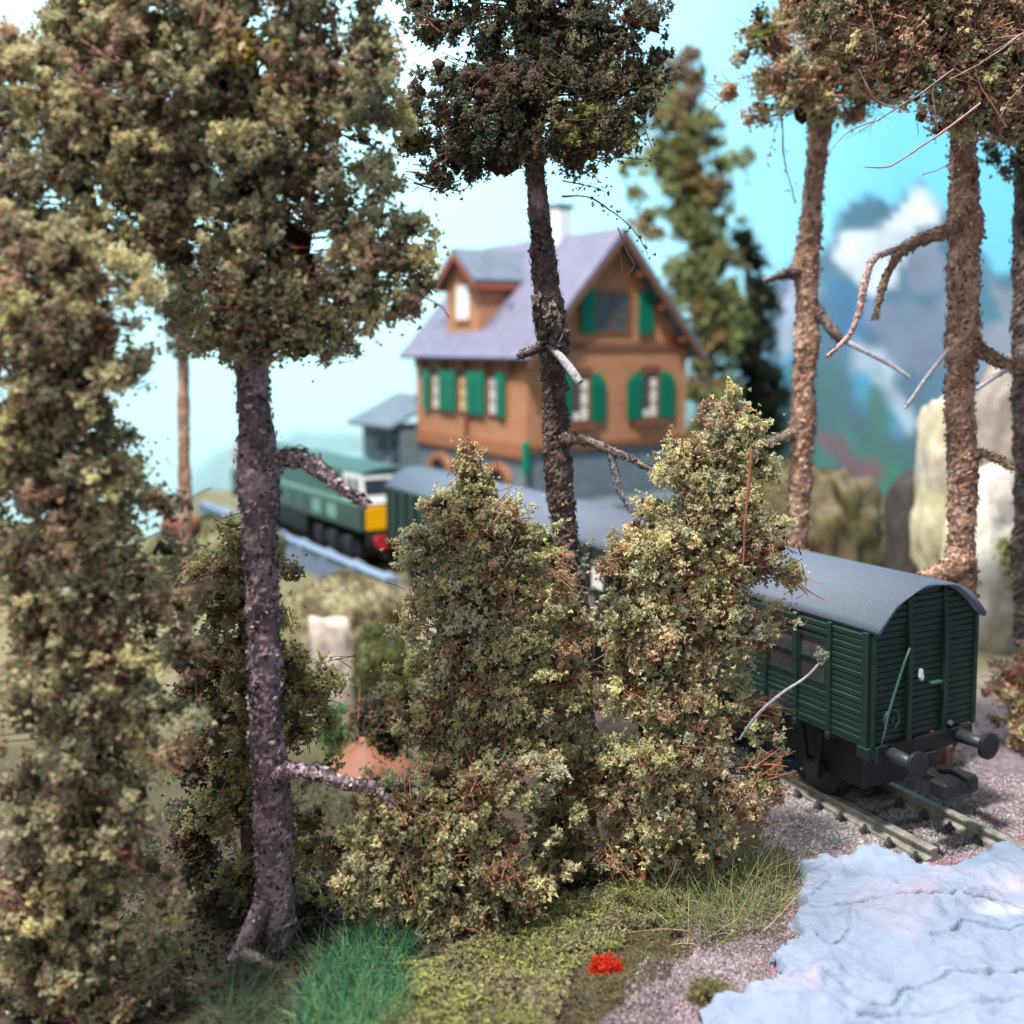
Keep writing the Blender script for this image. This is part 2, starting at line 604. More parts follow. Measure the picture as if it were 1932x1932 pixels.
def core_mesh(parent, P, S, C, r):
    """opaque twig-brown cores inside the clumps, dark so the gaps look shaded"""
    global ICO
    if ICO is None:
        import bmesh
        bm = bmesh.new()
        bmesh.ops.create_icosphere(bm, subdivisions=1, radius=1)
        ICO = (np.array([v.co[:] for v in bm.verts]), np.array([[v.index for v in f.verts] for f in bm.faces]))
        bm.free()
    v0, f0 = ICO
    n, k = len(P), len(v0)
    jit = 1 + 0.5 * r.uniform(-1, 1, (n, k, 1))
    V = P[:, None, :] + 0.4 * S[:, None, None] * jit * v0[None] * np.array([1, 1, 0.85])
    F = (np.arange(n)[:, None, None] * k + f0[None]).reshape(-1, 3)
    CC = np.repeat(C * 0.12 + np.array((0.055, 0.034, 0.022)), k, axis=0) * r.uniform(0.7, 1.2, (n * k, 1))  # twig brown, darkened so hollows between crumbs read as shade
    return link('dark_core', raw_mesh('dark_core', V.reshape(-1, 3), F, CC), M_FLOCK, parent, 'stuff')


def foliage(parent, lobes, seed, nq=4, fibres=60, fl=0.7, fcol=(0.25, 0.09, 0.055), frad=0.013):
    Ps, Ss, Cs, ce, cl, ks, kc, hh = [], [], [], [], [], [], [], []
    for i, lb in enumerate(lobes):
        P, S, C, cen, C0, he, cs, cc = crown_points(seed=seed + i * 31, **lb)
        ks.append(cs)
        kc.append(cc)
        hh.append(he)
        Ps.append(P)
        Ss.append(S)
        Cs.append(C)
        ce.append(cen)
        cl.append(C0)
    r = np.random.default_rng(seed + 5)
    off = np.array(parent.location)
    me = flock_mesh('foliage', np.concatenate(Ps) - off, np.concatenate(Ss), np.concatenate(Cs), r, nq)
    f = link('foliage', me, M_FLOCK, parent, 'stuff')
    hp, hs, hc = [], [], []
    for c_, h_ in zip(ce, hh):
        m_ = min(len(c_), 130)
        k_ = r.choice(len(c_), m_, replace=False)
        hp.append(c_[k_])
        hs.append(h_[k_] * 0.4)
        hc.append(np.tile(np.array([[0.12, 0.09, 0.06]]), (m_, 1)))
    cl2, ks2, kc2 = cl + hp, ks + hs, kc + hc
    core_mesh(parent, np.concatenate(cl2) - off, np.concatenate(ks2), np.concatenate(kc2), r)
    crown_fibres('twig_tangle', parent, np.concatenate(cl) - off, np.concatenate(ce) - off, fibres, seed, fl * 0.72, frad, 13, fcol, core=fibres * 4)
    return f


def bark_tube(name, parent, path, seed, cols, chips=2000, chip=0.045, rough=0.12, n=26, step=0.05, label=None, close=True):
    """path rows: px, py, width px, Y. Cols: list of bark colours"""
    r = np.random.default_rng(seed)
    off = np.array(parent.location)
    P = np.array([at(a, b, Y) for a, b, w_, Y in path])
    R = np.array([w_ * Y / FPX / 2 for a, b, w_, Y in path])
    return bark_world(name, parent, P - off, R, seed, cols, chips, chip, rough, n, step, label)


def bark_world(name, parent, P, R, seed, cols, chips=2000, chip=0.045, rough=0.12, n=26, step=0.05, label=None):
    r = np.random.default_rng(seed)
    Q, RR = resample(P, R, step)
    RR = RR * (1 + 0.1 * vnoise(Q * 1.7, seed))
    V, F = tube_arrays(Q, RR, n)
    cen = np.repeat(Q, n, axis=0)
    d = V - cen
    nz = fbm(V * np.array([5, 5, 3.0]), seed, 4) + 0.5 * vnoise(V * 17, seed + 3)
    V = cen + d * (1 + rough * 1.6 * nz)[:, None]
    cols = np.array(cols)
    tone = 0.5 + 0.5 * fbm(V * 2.2, seed + 9, 4)
    ci = np.clip((tone * len(cols)).astype(int), 0, len(cols) - 1)
    C = cols[ci] * (0.75 + 0.5 * np.random.default_rng(seed + 1).random(len(V)))[:, None]
    m = len(Q)
    caps = np.concatenate([[cen[0]], [cen[-1]]])
    base = len(V)
    V = np.concatenate([V, caps])
    C = np.concatenate([C, C[[0, -1]] * 1.3])
    capF = [(base, (i + 1) % n, i, i) for i in range(n)] + [(base + 1, (m - 1) * n + i, (m - 1) * n + (i + 1) % n, (m - 1) * n + (i + 1) % n) for i in range(n)]
    # flakes of bark standing off the surface
    if chips:
        k = r.integers(0, len(cen), chips)
        dn = d[k] / (np.linalg.norm(d[k], axis=1)[:, None] + 1e-9)
        pos = V[k] + dn * chip * 0.1 + r.normal(0, chip * 0.4, (chips, 3))
        Rm = rand_rot(chips, r)
        quad = np.array([[-1, -0.45, 0], [0.2, -0.6, 0.15], [1, 0.1, 0], [-0.1, 0.55, 0.1]])
        loc = np.einsum('nij,kj->nki', Rm, quad)
        flat = (loc * dn[:, None, :]).sum(-1, keepdims=True)
        loc = loc - 0.55 * flat * dn[:, None, :]
        cs = chip * r.uniform(0.4, 1.35, chips)
        CV = pos[:, None, :] + loc * cs[:, None, None]
        CC = cols[r.integers(0, len(cols), chips)] * r.uniform(0.4, 1.2, chips)[:, None]
        b2 = len(V)
        V = np.concatenate([V, CV.reshape(-1, 3)])
        C = np.concatenate([C, np.repeat(np.clip(CC, 0, 0.8), 4, axis=0)])
        F2 = np.arange(chips * 4).reshape(-1, 4) + b2
        F = np.concatenate([F, F2])
    fl = [tuple(f) for f in F.tolist()] + [f[:3] for f in capF]
    me = raw_mesh(name, V, fl, C)
    return link(name, me, M_BARK, parent, None, label)


# ------------------------------------------------------------------ ground
TYAW = 0.455
TD = np.array([-math.sin(TYAW), math.cos(TYAW)])
TL = np.array([-math.cos(TYAW), -math.sin(TYAW)])
T0 = np.array([8.34, 19.9])
RAILZ = CZ - 9.05


def track_d(X, Y):
    return (X - T0[0]) * TL[0] + (Y - T0[1]) * TL[1]


def track_a(X, Y):
    return (X - T0[0]) * TD[0] + (Y - T0[1]) * TD[1]


def hground(X, Y):
    X = np.asarray(X, float)
    Y = np.asarray(Y, float)
    d = track_d(X, Y)
    z = np.full(X.shape, CZ - 9.325)
    z = z + 0.3 * sstep(17, 13.0, Y) * sstep(1.2, 2.6, np.abs(d))
    # the cutting left of the line falls away behind the front trees
    z = z - 3.2 * sstep(3.0, 6.5, d) * sstep(19.5, 25, Y)
    z = z - 0.25 * sstep(2.4, 5, d) * sstep(14, 19, Y)
    # the ground rises to the station on the far side
    z = z + 2.0 * sstep(-2.2, -6, d) * sstep(40, 50, Y) * sstep(14, 6, X)
    z = z + 0.5 * sstep(-2, -4, d) * sstep(20, 26, Y)
    P = np.stack([X.ravel(), Y.ravel(), 0 * X.ravel()], 1)
    nz = fbm(P * 0.5, 3, 3).reshape(X.shape) * 0.25 + fbm(P * 2.3, 5, 3).reshape(X.shape) * 0.07
    return z + nz * sstep(1.0, 2.2, np.abs(d))


def gz(x, y):
    return float(hground(np.array([x]), np.array([y]))[0])


def on_ground(px, py, dz=0.0):
    r = ray(px, py)
    t = 12.0
    for _ in range(60):
        p = r * t
        e = p[2] + CZ - (gz(p[0], p[1]) + dz)
        if abs(e) < 0.003:
            break
        t += e * 1.2
    return np.array([p[0], p[1], p[2] + CZ])


PLASTER = np.array([(1501, 1636), (1560, 1628), (1610, 1615), (1655, 1606), (1690, 1618), (1730, 1640), (1780, 1645), (1830, 1626), (1870, 1606), (1932, 1596), (2050, 1580),
                    (2300, 1700), (2400, 2300), (1250, 2300), (1290, 1960), (1308, 1931), (1348, 1898), (1420, 1878), (1488, 1861), (1475, 1848), (1451, 1821), (1480, 1800), (1505, 1781),
                    (1488, 1751), (1509, 1724), (1501, 1704), (1518, 1660)], float)


def poly_sd(q, poly):
    """signed distance in picture units, positive inside"""
    x, y = q[:, 0], q[:, 1]
    ins = np.zeros(len(q), bool)
    dist = np.full(len(q), 1e9)
    n = len(poly)
    for i in range(n):
        a, b = poly[i], poly[(i + 1) % n]
        cond = ((a[1] > y) != (b[1] > y)) & (x < (b[0] - a[0]) * (y - a[1]) / (b[1] - a[1] + 1e-12) + a[0])
        ins ^= cond
        ab = b - a
        t = np.clip(((q - a) @ ab) / (ab @ ab), 0, 1)
        dist = np.minimum(dist, np.linalg.norm(q - a - t[:, None] * ab, axis=1))
    return np.where(ins, dist, -dist)


gx = np.unique(np.concatenate([np.arange(-70, -9, 1.2), np.arange(-9, 15, 0.11), np.arange(15, 70, 1.2)]))
gy = np.unique(np.concatenate([np.arange(4, 12, 0.3), np.arange(12, 24, 0.11), np.arange(24, 46, 0.4), np.arange(46, 90, 1.0)]))
GX, GY = np.meshgrid(gx, gy)
GZ = hground(GX, GY)
V = np.stack([GX.ravel(), GY.ravel(), GZ.ravel()], 1)
q = project(V)
n1 = fbm(V * np.array([1.1, 1.1, 0]), 21, 4)
n2 = fbm(V * np.array([6, 6, 0]), 22, 3)
soil = np.array((0.07, 0.05, 0.035))
lilac = np.array((0.2, 0.15, 0.17))
olive = np.array((0.15, 0.14, 0.06))
tan = np.array((0.24, 0.195, 0.13))
pink = np.array((0.36, 0.14, 0.18))
moss = np.array((0.16, 0.15, 0.05))
d = track_d(V[:, 0], V[:, 1])
C = np.broadcast_to(lilac, V.shape).copy()
far = sstep(25, 31, V[:, 1])[:, None]
C = C * (1 - far) + (olive + (tan - olive) * (0.5 + 0.9 * n1)[:, None].clip(0, 1)) * far
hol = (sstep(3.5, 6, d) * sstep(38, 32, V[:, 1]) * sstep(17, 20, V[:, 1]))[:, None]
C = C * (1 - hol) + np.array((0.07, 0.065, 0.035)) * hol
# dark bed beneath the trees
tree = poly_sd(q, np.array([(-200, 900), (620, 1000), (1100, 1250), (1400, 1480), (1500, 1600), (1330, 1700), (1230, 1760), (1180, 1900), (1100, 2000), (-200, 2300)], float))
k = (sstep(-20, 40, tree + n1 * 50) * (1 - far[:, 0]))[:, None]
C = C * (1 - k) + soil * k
sd = poly_sd(q, PLASTER) + 10 * n2
k = (sstep(-34 - 14 * n1, -10, sd) * sstep(12, 16, V[:, 1]) * (1 - far[:, 0]))[:, None]
C = C * (1 - k) + pink * k
C = np.clip(C * (1 + 0.3 * n2)[:, None], 0.01, 0.9)
ny, nx = GX.shape
i = np.arange(ny - 1)[:, None] * nx
j = np.arange(nx - 1)[None, :]
F = np.stack([i + j, i + j + 1, i + nx + j + 1, i + nx + j], -1).reshape(-1, 4)
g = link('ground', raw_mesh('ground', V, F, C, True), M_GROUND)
g['kind'] = 'structure'

# ---- the bare, painted plaster in the right foreground
px_ = np.arange(2.6, 12.6, 0.03)
py_ = np.arange(12.0, 20.4, 0.03)
PX, PY = np.meshgrid(px_, py_)
pz = hground(PX, PY)
V = np.stack([PX.ravel(), PY.ravel(), pz.ravel()], 1)
q = project(V)
n1 = fbm(V * np.array([0.9, 0.9, 0]), 41, 4)
n2 = fbm(V * np.array([4, 4, 0]), 42, 4)
n3 = fbm(V * np.array([2.2, 5.5, 0]) + 9 * n1[:, None] * 0.08, 43, 3)
sd = poly_sd(q, PLASTER) + 9 * n2 + 5 * vnoise(V * np.array([11, 11, 0]), 44)
V[:, 2] += 0.24 * sstep(-1, 12, sd) + 0.2 * n1 * sstep(0, 60, sd) + 0.04 * n2 + 0.028 * np.abs(n3)


def z1(pts):
    return [((1440 + 0.3727 * a) * 0.8944, (1440 + 0.3727 * b) * 0.8944) for a, b in pts]


CRACKS = [(z1([(720, 1330), (850, 1322), (960, 1332), (1010, 1310), (1120, 1298), (1300, 1282), (1440, 1278), (1580, 1265)]), 3.0, 0.13),
          (z1([(1600, 1290), (1700, 1280), (1800, 1292), (1860, 1300), (1932, 1335), (2050, 1380)]), 3.0, 0.12),
          (z1([(780, 1690), (840, 1740), (960, 1850), (1060, 1900), (1180, 1890), (1240, 1830), (1280, 1790), (1400, 1760), (1600, 1722), (1760, 1735), (1932, 1745)]), 3.5, 0.1),
          (z1([(1520, 1500), (1580, 1440), (1650, 1462), (1750, 1490), (1850, 1500), (1932, 1475)]), 3.2, 0.1),
          (z1([(760, 1500), (830, 1540), (900, 1520), (950, 1440), (930, 1370)]), 3.5, 0.1),
          (z1([(700, 1330), (760, 1240), (840, 1160)]), 1.6, 0.04),
          (z1([(1000, 2000), (1150, 1960), (1400, 1930), (1650, 1905), (1932, 1880)]), 3.0, 0.06),
          (z1([(1060, 1165), (1160, 1150)]), 2.5, 0.05), (z1([(1400, 1540), (1500, 1520), (1560, 1560)]), 2.5, 0.05)]
qj = q + np.stack([5 * n2, 5 * fbm(V * np.array([5, 5, 0]), 47, 3)], 1)
crk = np.zeros(len(q))
for pts, wd, dep in CRACKS:
    dist = np.full(len(q), 1e9)
    for a, b in zip(pts[:-1], pts[1:]):
        a, b = np.array(a), np.array(b)
        ab = b - a
        t = np.clip(((qj - a) @ ab) / (ab @ ab), 0, 1)
        dd = qj - a - t[:, None] * ab
        dist = np.minimum(dist, np.linalg.norm(dd, axis=1))
        # the slab below a crack stands a little prouder
    ck = np.exp(-(dist / (0.6 * wd * (0.7 + 0.5 * n1))) ** 2)
    V[:, 2] -= 2.2 * dep * ck
    crk = np.maximum(crk, ck * min(1.0, dep * 9))
    V[:, 2] += dep * 0.35 * np.exp(-((dist - 3.5 * wd) / (3 * wd)) ** 2)
base = np.array((0.225, 0.275, 0.37))
C = np.broadcast_to(base, V.shape).copy()
pk = sstep(0.18, 0.4, fbm(V * np.array([0.8, 0.8, 0]), 48, 3))[:, None] * 0.3
C = C * (1 - pk) + np.array((0.38, 0.32, 0.4)) * pk


def blob(px, py, rx, ry):
    return np.exp(-(((q[:, 0] - px) / rx) ** 2 + ((q[:, 1] - py) / ry) ** 2) ** 1.5)


for (bx, by, rx, ry, cc, s_) in [(1732, 1702, 45, 22, (0.42, 0.33, 0.42), 0.7), (1775, 1668, 30, 24, (0.36, 0.31, 0.43), 0.7), (1885, 1740, 46, 14, (0.6, 0.62, 0.62), 0.8), (1530, 1868, 14, 30, (0.42, 0.34, 0.42), 0.7),
                              (1900, 1692, 60, 12, (0.46, 0.4, 0.48), 0.7)]:
    kk = (blob(bx, by, rx, ry) * s_ * 0.65)[:, None]
    C = C * (1 - kk) + np.array(cc) * kk
C = C * (1 - 0.4 * crk)[:, None] + np.array((0.1, 0.09, 0.1)) * 0.4 * crk[:, None]
C = np.clip(C * (1 + 0.1 * n2)[:, None], 0, 0.9)
ny, nx = PX.shape
i = np.arange(ny - 1)[:, None] * nx
j = np.arange(nx - 1)[None, :]
F = np.stack([i + j, i + j + 1, i + nx + j + 1, i + nx + j], -1).reshape(-1, 4)
keep = (sd[F] > -1.0).all(axis=1)
keep &= ~((np.abs(track_d(V[F[:, 0], 0], V[F[:, 0], 1])) < 1.6) & (track_a(V[F[:, 0], 0], V[F[:, 0], 1]) > -0.9))
F = F[keep]
used = np.unique(F)
mp = np.full(len(V), -1)
mp[used] = np.arange(len(used))
PV = V[used]
g = link('plaster_terrain', raw_mesh('plaster_terrain', PV, mp[F], C[used], True), M_PLASTER)
g['kind'] = 'structure'
g['label'] = 'bare pale blue painted plaster with cracks in the right foreground'


# ---- crumbs and stones
def scatter(poly, n, seed):
    """points on the ground inside a picture-plane outline"""
    r = np.random.default_rng(seed)
    poly = np.array(poly, float)
    W = np.array([on_ground(a, b)[:2] for a, b in poly])
    lo, hi = W.min(0) - 0.2, W.max(0) + 0.2
    out = []
    tot = 0
    while tot < n:
        P = r.uniform(lo, hi, (n * 2, 2))
        z = hground(P[:, 0], P[:, 1])
        P3 = np.column_stack([P, z])
        nn = fbm(P3 * np.array([1.5, 1.5, 0]), seed, 3) * 34
        s_ = poly_sd(project(P3), poly) + nn
        P3 = P3[s_ > 0]
        out.append(P3)
        tot += len(P3)
    return np.concatenate(out)[:n]


def pebbles(name, P, S, C, r, kind='stuff', parent=None):
    o8 = np.array([[1, 1, 1], [1, -1, -1], [-1, 1, -1], [-1, -1, 1]], float) * 0.75
    f8 = np.array([[0, 1, 2], [0, 3, 1], [0, 2, 3], [1, 3, 2]])
    n = len(P)
    R = rand_rot(n, r)
    V = P[:, None, :] + S[:, None, None] * np.einsum('nij,kj->nki', R, o8) * (1 + 0.4 * r.uniform(-1, 1, (n, 4, 1)))
    F = (np.arange(n)[:, None, None] * 4 + f8[None]).reshape(-1, 3)
    return link(name, raw_mesh(name, V.reshape(-1, 3), F, np.repeat(C, 4, axis=0)), M_STONE, parent, kind)


r = np.random.default_rng(61)
P = np.concatenate([scatter([(1420, 1500), (1560, 1470), (1780, 1610), (1740, 1650), (1650, 1615), (1500, 1650), (1440, 1640)], 15000, 62),
                    scatter([(1130, 1940), (1240, 1800), (1400, 1690), (1510, 1650), (1510, 1790), (1460, 1830), (1480, 1860), (1300, 1960)], 17000, 63),
                    scatter([(1560, 1470), (1700, 1560), (1800, 1640), (1960, 1610), (1980, 1500), (1800, 1400), (1600, 1400)], 12000, 64)])
S = 0.022 * r.uniform(0.5, 1.5, len(P))
pal = np.array([(0.43, 0.39, 0.41), (0.3, 0.26, 0.28), (0.54, 0.5, 0.47), (0.32, 0.22, 0.22), (0.24, 0.21, 0.2)])
C = pal[r.integers(0, 5, len(P))] * r.uniform(0.7, 1.15, len(P))[:, None]
gt = 0.5 + 0.5 * fbm(P * np.array([1.2, 1.2, 0]), 66, 3)
C[15000:32000] *= np.array((0.6, 0.54, 0.58)) * (0.6 + 0.9 * gt[15000:32000])[:, None]
C[:15000] *= (0.55 + 0.8 * gt[:15000])[:, None]
P[:, 2] += 0.008
pebbles('gravel', P, S, C, r)

# yellow-green scatter, emerald grass, dry grass
r = np.random.default_rng(71)


def turf(name, poly, n, pal, size, seed, lift=0.12, lab=None):
    r = np.random.default_rng(seed)
    P = scatter(poly, n, seed)
    P[:, 2] += r.uniform(-0.02, lift, n) * (0.6 + 0.6 * fbm(P * np.array([2.2, 2.2, 0]), seed, 3))
    cl = 0.5 + 0.5 * fbm(P * np.array([1.3, 1.3, 0]), seed + 4, 3)
    pal = np.array(pal)
    ci = np.clip((cl + r.normal(0, 0.14, n)) * len(pal), 0, len(pal) - 1).astype(int)
    C = pal[ci] * r.uniform(0.75, 1.2, n)[:, None]
    o = link(name, flock_mesh(name, P, size * r.uniform(0.5, 1.4, n), C, r, 3), M_FLOCK, None, 'stuff')
    if lab:
        o['label'] = lab
    return o


turf('moss_cover', [(760, 1830), (880, 1800), (960, 1750), (1090, 1700), (1180, 1650), (1330, 1660), (1300, 1720), (1230, 1760), (1120, 1800), (1060, 1860), (1060, 1960), (700, 1990)], 15000,
     [(0.2, 0.18, 0.1), (0.36, 0.34, 0.17), (0.44, 0.45, 0.16), (0.26, 0.24, 0.14), (0.42, 0.39, 0.22), (0.22, 0.17, 0.11)], 0.05, 72, 0.26, 'yellow green flock ground cover below the middle bushes')
turf('moss_mound', [(1150, 1690), (1200, 1672), (1260, 1680), (1290, 1710), (1220, 1735), (1150, 1725)], 2200,
     [(0.24, 0.22, 0.11), (0.34, 0.35, 0.15), (0.4, 0.42, 0.14)], 0.048, 79, 0.4, 'yellow green flock mound round the orange brown stem')
turf('forest_litter', [(1240, 1720), (1380, 1640), (1480, 1600), (1500, 1640), (1480, 1760), (1300, 1800), (1180, 1860), (1080, 1890), (1120, 1790)], 6500,
     [(0.16, 0.13, 0.07), (0.24, 0.2, 0.1), (0.22, 0.22, 0.1)], 0.036, 73, 0.08, 'brown and olive crumbs at the edge of the gravel')
turf('leaf_litter', [(1040, 1900), (1110, 1820), (1250, 1770), (1330, 1790), (1260, 1850), (1150, 1920), (1060, 1980)], 5000,
     [(0.16, 0.13, 0.09), (0.24, 0.22, 0.12), (0.2, 0.15, 0.13)], 0.034, 78, 0.06, 'olive brown crumbs round the red tuft')
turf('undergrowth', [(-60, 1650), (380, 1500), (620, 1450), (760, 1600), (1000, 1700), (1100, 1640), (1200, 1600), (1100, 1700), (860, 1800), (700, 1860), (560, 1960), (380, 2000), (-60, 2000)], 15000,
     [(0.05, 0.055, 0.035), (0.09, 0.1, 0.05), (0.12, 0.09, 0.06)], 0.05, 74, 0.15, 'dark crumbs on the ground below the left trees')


def blades(name, poly, n, cols, ln, rad, seed, lean=0.7, lab=None):
    r = np.random.default_rng(seed)
    P = scatter(poly, n, seed)
    D = r.normal(size=(n, 3)) * lean
    D[:, 2] = np.abs(D[:, 2]) + 0.55
    D /= np.linalg.norm(D, axis=1)[:, None]
    cols = np.array(cols)
    C = cols[r.integers(0, len(cols), n)] * r.uniform(0.6, 1.3, n)[:, None]
    me = fibre_mesh(name, P, D, ln * r.uniform(0.5, 1.4, n), rad * r.uniform(0.7, 1.3, n), C, r, 4, 1.7)
    o = link(name, me, M_FIBRE, None, 'stuff')
    if lab:
        o['label'] = lab
    return o


blades('grass', [(540, 1990), (560, 1880), (630, 1800), (720, 1755), (780, 1775), (765, 1850), (730, 1990)], 3600, [(0.04, 0.2, 0.09), (0.08, 0.32, 0.15), (0.22, 0.34, 0.13), (0.05, 0.13, 0.07)], 0.32, 0.009, 75, 2.2,
       'emerald static grass in front of the leaning trunk')
blades('dry_grass', [(1260, 1740), (1360, 1640), (1480, 1600), (1500, 1690), (1440, 1760), (1330, 1800)], 620, [(0.3, 0.3, 0.12), (0.42, 0.38, 0.2), (0.16, 0.22, 0.08)], 0.62, 0.008, 76, 0.75,
       'thin olive and straw grass blades beside the plaster')
blades('verge_grass', [(400, 1960), (420, 1850), (520, 1830), (560, 1960)], 500, [(0.05, 0.08, 0.05), (0.08, 0.12, 0.06)], 0.4, 0.007, 77, 0.9, 'dark grass at the roots of the left trunk')


def tuft(name, px, py, rx, rz, n, pal, size, seed, label, cat):
    r = np.random.default_rng(seed)
    c = on_ground(px, py)
    o_ = thing(name, label, cat, c)
    d = r.normal(size=(n, 3))
    d /= np.linalg.norm(d, axis=1)[:, None]
    P = d * r.uniform(0.3, 1, n)[:, None] ** 0.5 * np.array([rx, rx * 0.7, rz])
    P[:, 2] += rz * 0.6
    P += r.normal(0, 0.03, (n, 3))
    pal = np.array(pal)
    C = pal[r.integers(0, len(pal), n)] * r.uniform(0.75, 1.2, n)[:, None]
    link('flock_ball', flock_mesh('flock_ball', P, size * r.uniform(0.6, 1.3, n), C, r, 3), M_FLOCK, o_, 'stuff')
    D = d.copy()
    D[:, 2] = np.abs(D[:, 2])
    m = 30
    link('stem', fibre_mesh('stem', np.zeros((m, 3)), D[:m], np.full(m, rx * 0.9), 0.008, np.tile(np.array([[0.2, 0.12, 0.07]]), (m, 1)), r), M_FIBRE, o_)
    return o_


tuft('red_flower_tuft', 1143, 1838, 0.26, 0.17, 700, [(0.75, 0.045, 0.02), (0.62, 0.03, 0.03), (0.8, 0.09, 0.02)], 0.032, 81, 'small bright red flock tuft on the mossy ground in front', 'flower tuft')
tuft('moss_tuft', 1340, 1893, 0.34, 0.22, 800, [(0.3, 0.28, 0.13), (0.24, 0.22, 0.1)], 0.034, 82, 'olive moss tuft on the lilac gravel nearest the plaster edge', 'moss tuft', )
tuft('moss_tuft', 1268, 1765, 0.2, 0.14, 350, [(0.34, 0.3, 0.18), (0.28, 0.24, 0.14)], 0.032, 83, 'tan moss tuft uphill of the gravel, behind the red tuft', 'moss tuft')

# ------------------------------------------------------------------ track
zr = Vector((0, 0, 0))
WROT = (-0.03, 0.006, math.pi / 2 + TYAW)
track = thing('railway_track', 'weathered single railway track running from the plaster edge to the station', 'railway track', (T0[0], T0[1], RAILZ), (0, 0, math.pi / 2 + TYAW))
LY = 0.535
ll = np.array([-math.cos(LY), -math.sin(LY)])
lc = np.array([-6.62, 45.4]) - ll * 1.6
ldir = np.array([-math.sin(LY), math.cos(LY)])


def to_local(p):
    return (float(track_a(p[0], p[1])), float(track_d(p[0], p[1])))


line = [(a_, 0.0) for a_ in (-8, -1.12, 5, 12, 18, 22)] + [to_local(lc + ldir * t_) for t_ in (2, 6, 12, 18, 24, 30)]
for s, x0 in ((1, -1.12), (-1, -7)):
    yc = 0.825 * s
    prof = [(-0.21, -0.27), (0.21, -0.27), (0.21, -0.2), (0.07, -0.17), (0.07, -0.07), (0.105, -0.05), (0.105, -0.012), (0.085, 0.0), (-0.085, 0.0), (-0.105, -0.012), (-0.105, -0.05), (-0.07, -0.07), (-0.07, -0.17), (-0.21, -0.2)]
    cl_ = [(x0, 0.0)] + [p_ for p_ in line if p_[0] > x0 + 1]
    q_, _ = resample([(a_, b_, 0) for a_, b_ in cl_], np.zeros(len(cl_)), 1.5)
    tn = np.gradient(q_, axis=0)
    tn /= np.linalg.norm(tn, axis=1)[:, None]
    nm = np.stack([-tn[:, 1], tn[:, 0], 0 * tn[:, 0]], 1)
    m_ = len(prof)
    V_ = [tuple(q_[i_] + nm[i_] * (yc + a_) + np.array([0, 0, b_])) for i_ in range(len(q_)) for a_, b_ in prof]
    F_ = [(i_ * m_ + j_, i_ * m_ + (j_ + 1) % m_, (i_ + 1) * m_ + (j_ + 1) % m_, (i_ + 1) * m_ + j_) for i_ in range(len(q_) - 1) for j_ in range(m_)]
    F_ += [tuple(range(m_ - 1, -1, -1)), tuple((len(q_) - 1) * m_ + j_ for j_ in range(m_))]
    MB().add(V_, F_).build('rail', M_RAIL, track)
sl = MB().box((-0.13, -1.5, -0.42), (0.13, 1.5, -0.255), 0.025).mesh('sleeper', M_SLEEPER)
chm = MB().box((-0.09, -0.09, 0), (0.09, 0.09, 0.1), 0.03)
chm.tube([(-0.05, 0.04, 0.1), (-0.05, 0.04, 0.17)], [0.05, 0.035], 7)
chm.tube([(0.05, -0.03, 0.1), (0.05, -0.03, 0.16)], [0.05, 0.035], 7)
chm = chm.mesh('rail_chair', M_SLEEPER)
for i_ in range(26):
    a = -0.95 + i_ * 0.66
    o = link('sleeper', sl, None, track)
    o.location = (a, 0, 0)
    if i_ < 10:
        for yy in (0.825 + 0.3, 0.825 - 0.28, -0.825 + 0.28, -0.825 - 0.3):
            c_ = link('rail_chair', chm, None, o)
            c_.location = (0, yy, -0.256)
            c_.rotation_euler = (0, 0, random.uniform(-0.3, 0.3))

# ------------------------------------------------------------------ wagon and coach
RW, ZE, RISE, ZB, EX, BW = 2.96, 4.15, 0.8, 1.8, 2.4, 2.9


def arch(y, grow=0.0):
    return ZE + RISE * (1 - min(1, abs(2 * y / RW)) ** EX) + grow


def roof_slab(L, over=0.22, n=28):
    mb = MB()
    ts = np.linspace(-1, 1, n + 1)
    top = [(t * RW / 2, arch(t * RW / 2)) for t in ts]
    bot = [(t * (RW / 2 - 0.04), arch(t * RW / 2) - 0.075) for t in ts]
    mb.prism(top + bot[::-1], 'x', -over, L + over)
    return mb


PLANK = MB()
PLANK.box((-0.5, 0, -0.5), (0.5, 0.6, 0.5))
PLANK.add([(-0.5, 0.6, -0.5), (0.5, 0.6, -0.5), (0.5, 0.6, 0.5), (-0.5, 0.6, 0.5), (-0.496, 1, -0.34), (0.496, 1, -0.34), (0.496, 1, 0.34), (-0.496, 1, 0.34)],
          [(0, 1, 5, 4), (1, 2, 6, 5), (2, 3, 7, 6), (3, 0, 4, 7), (4, 5, 6, 7)])
PLANKM = PLANK.mesh('plank', M_GREEN)


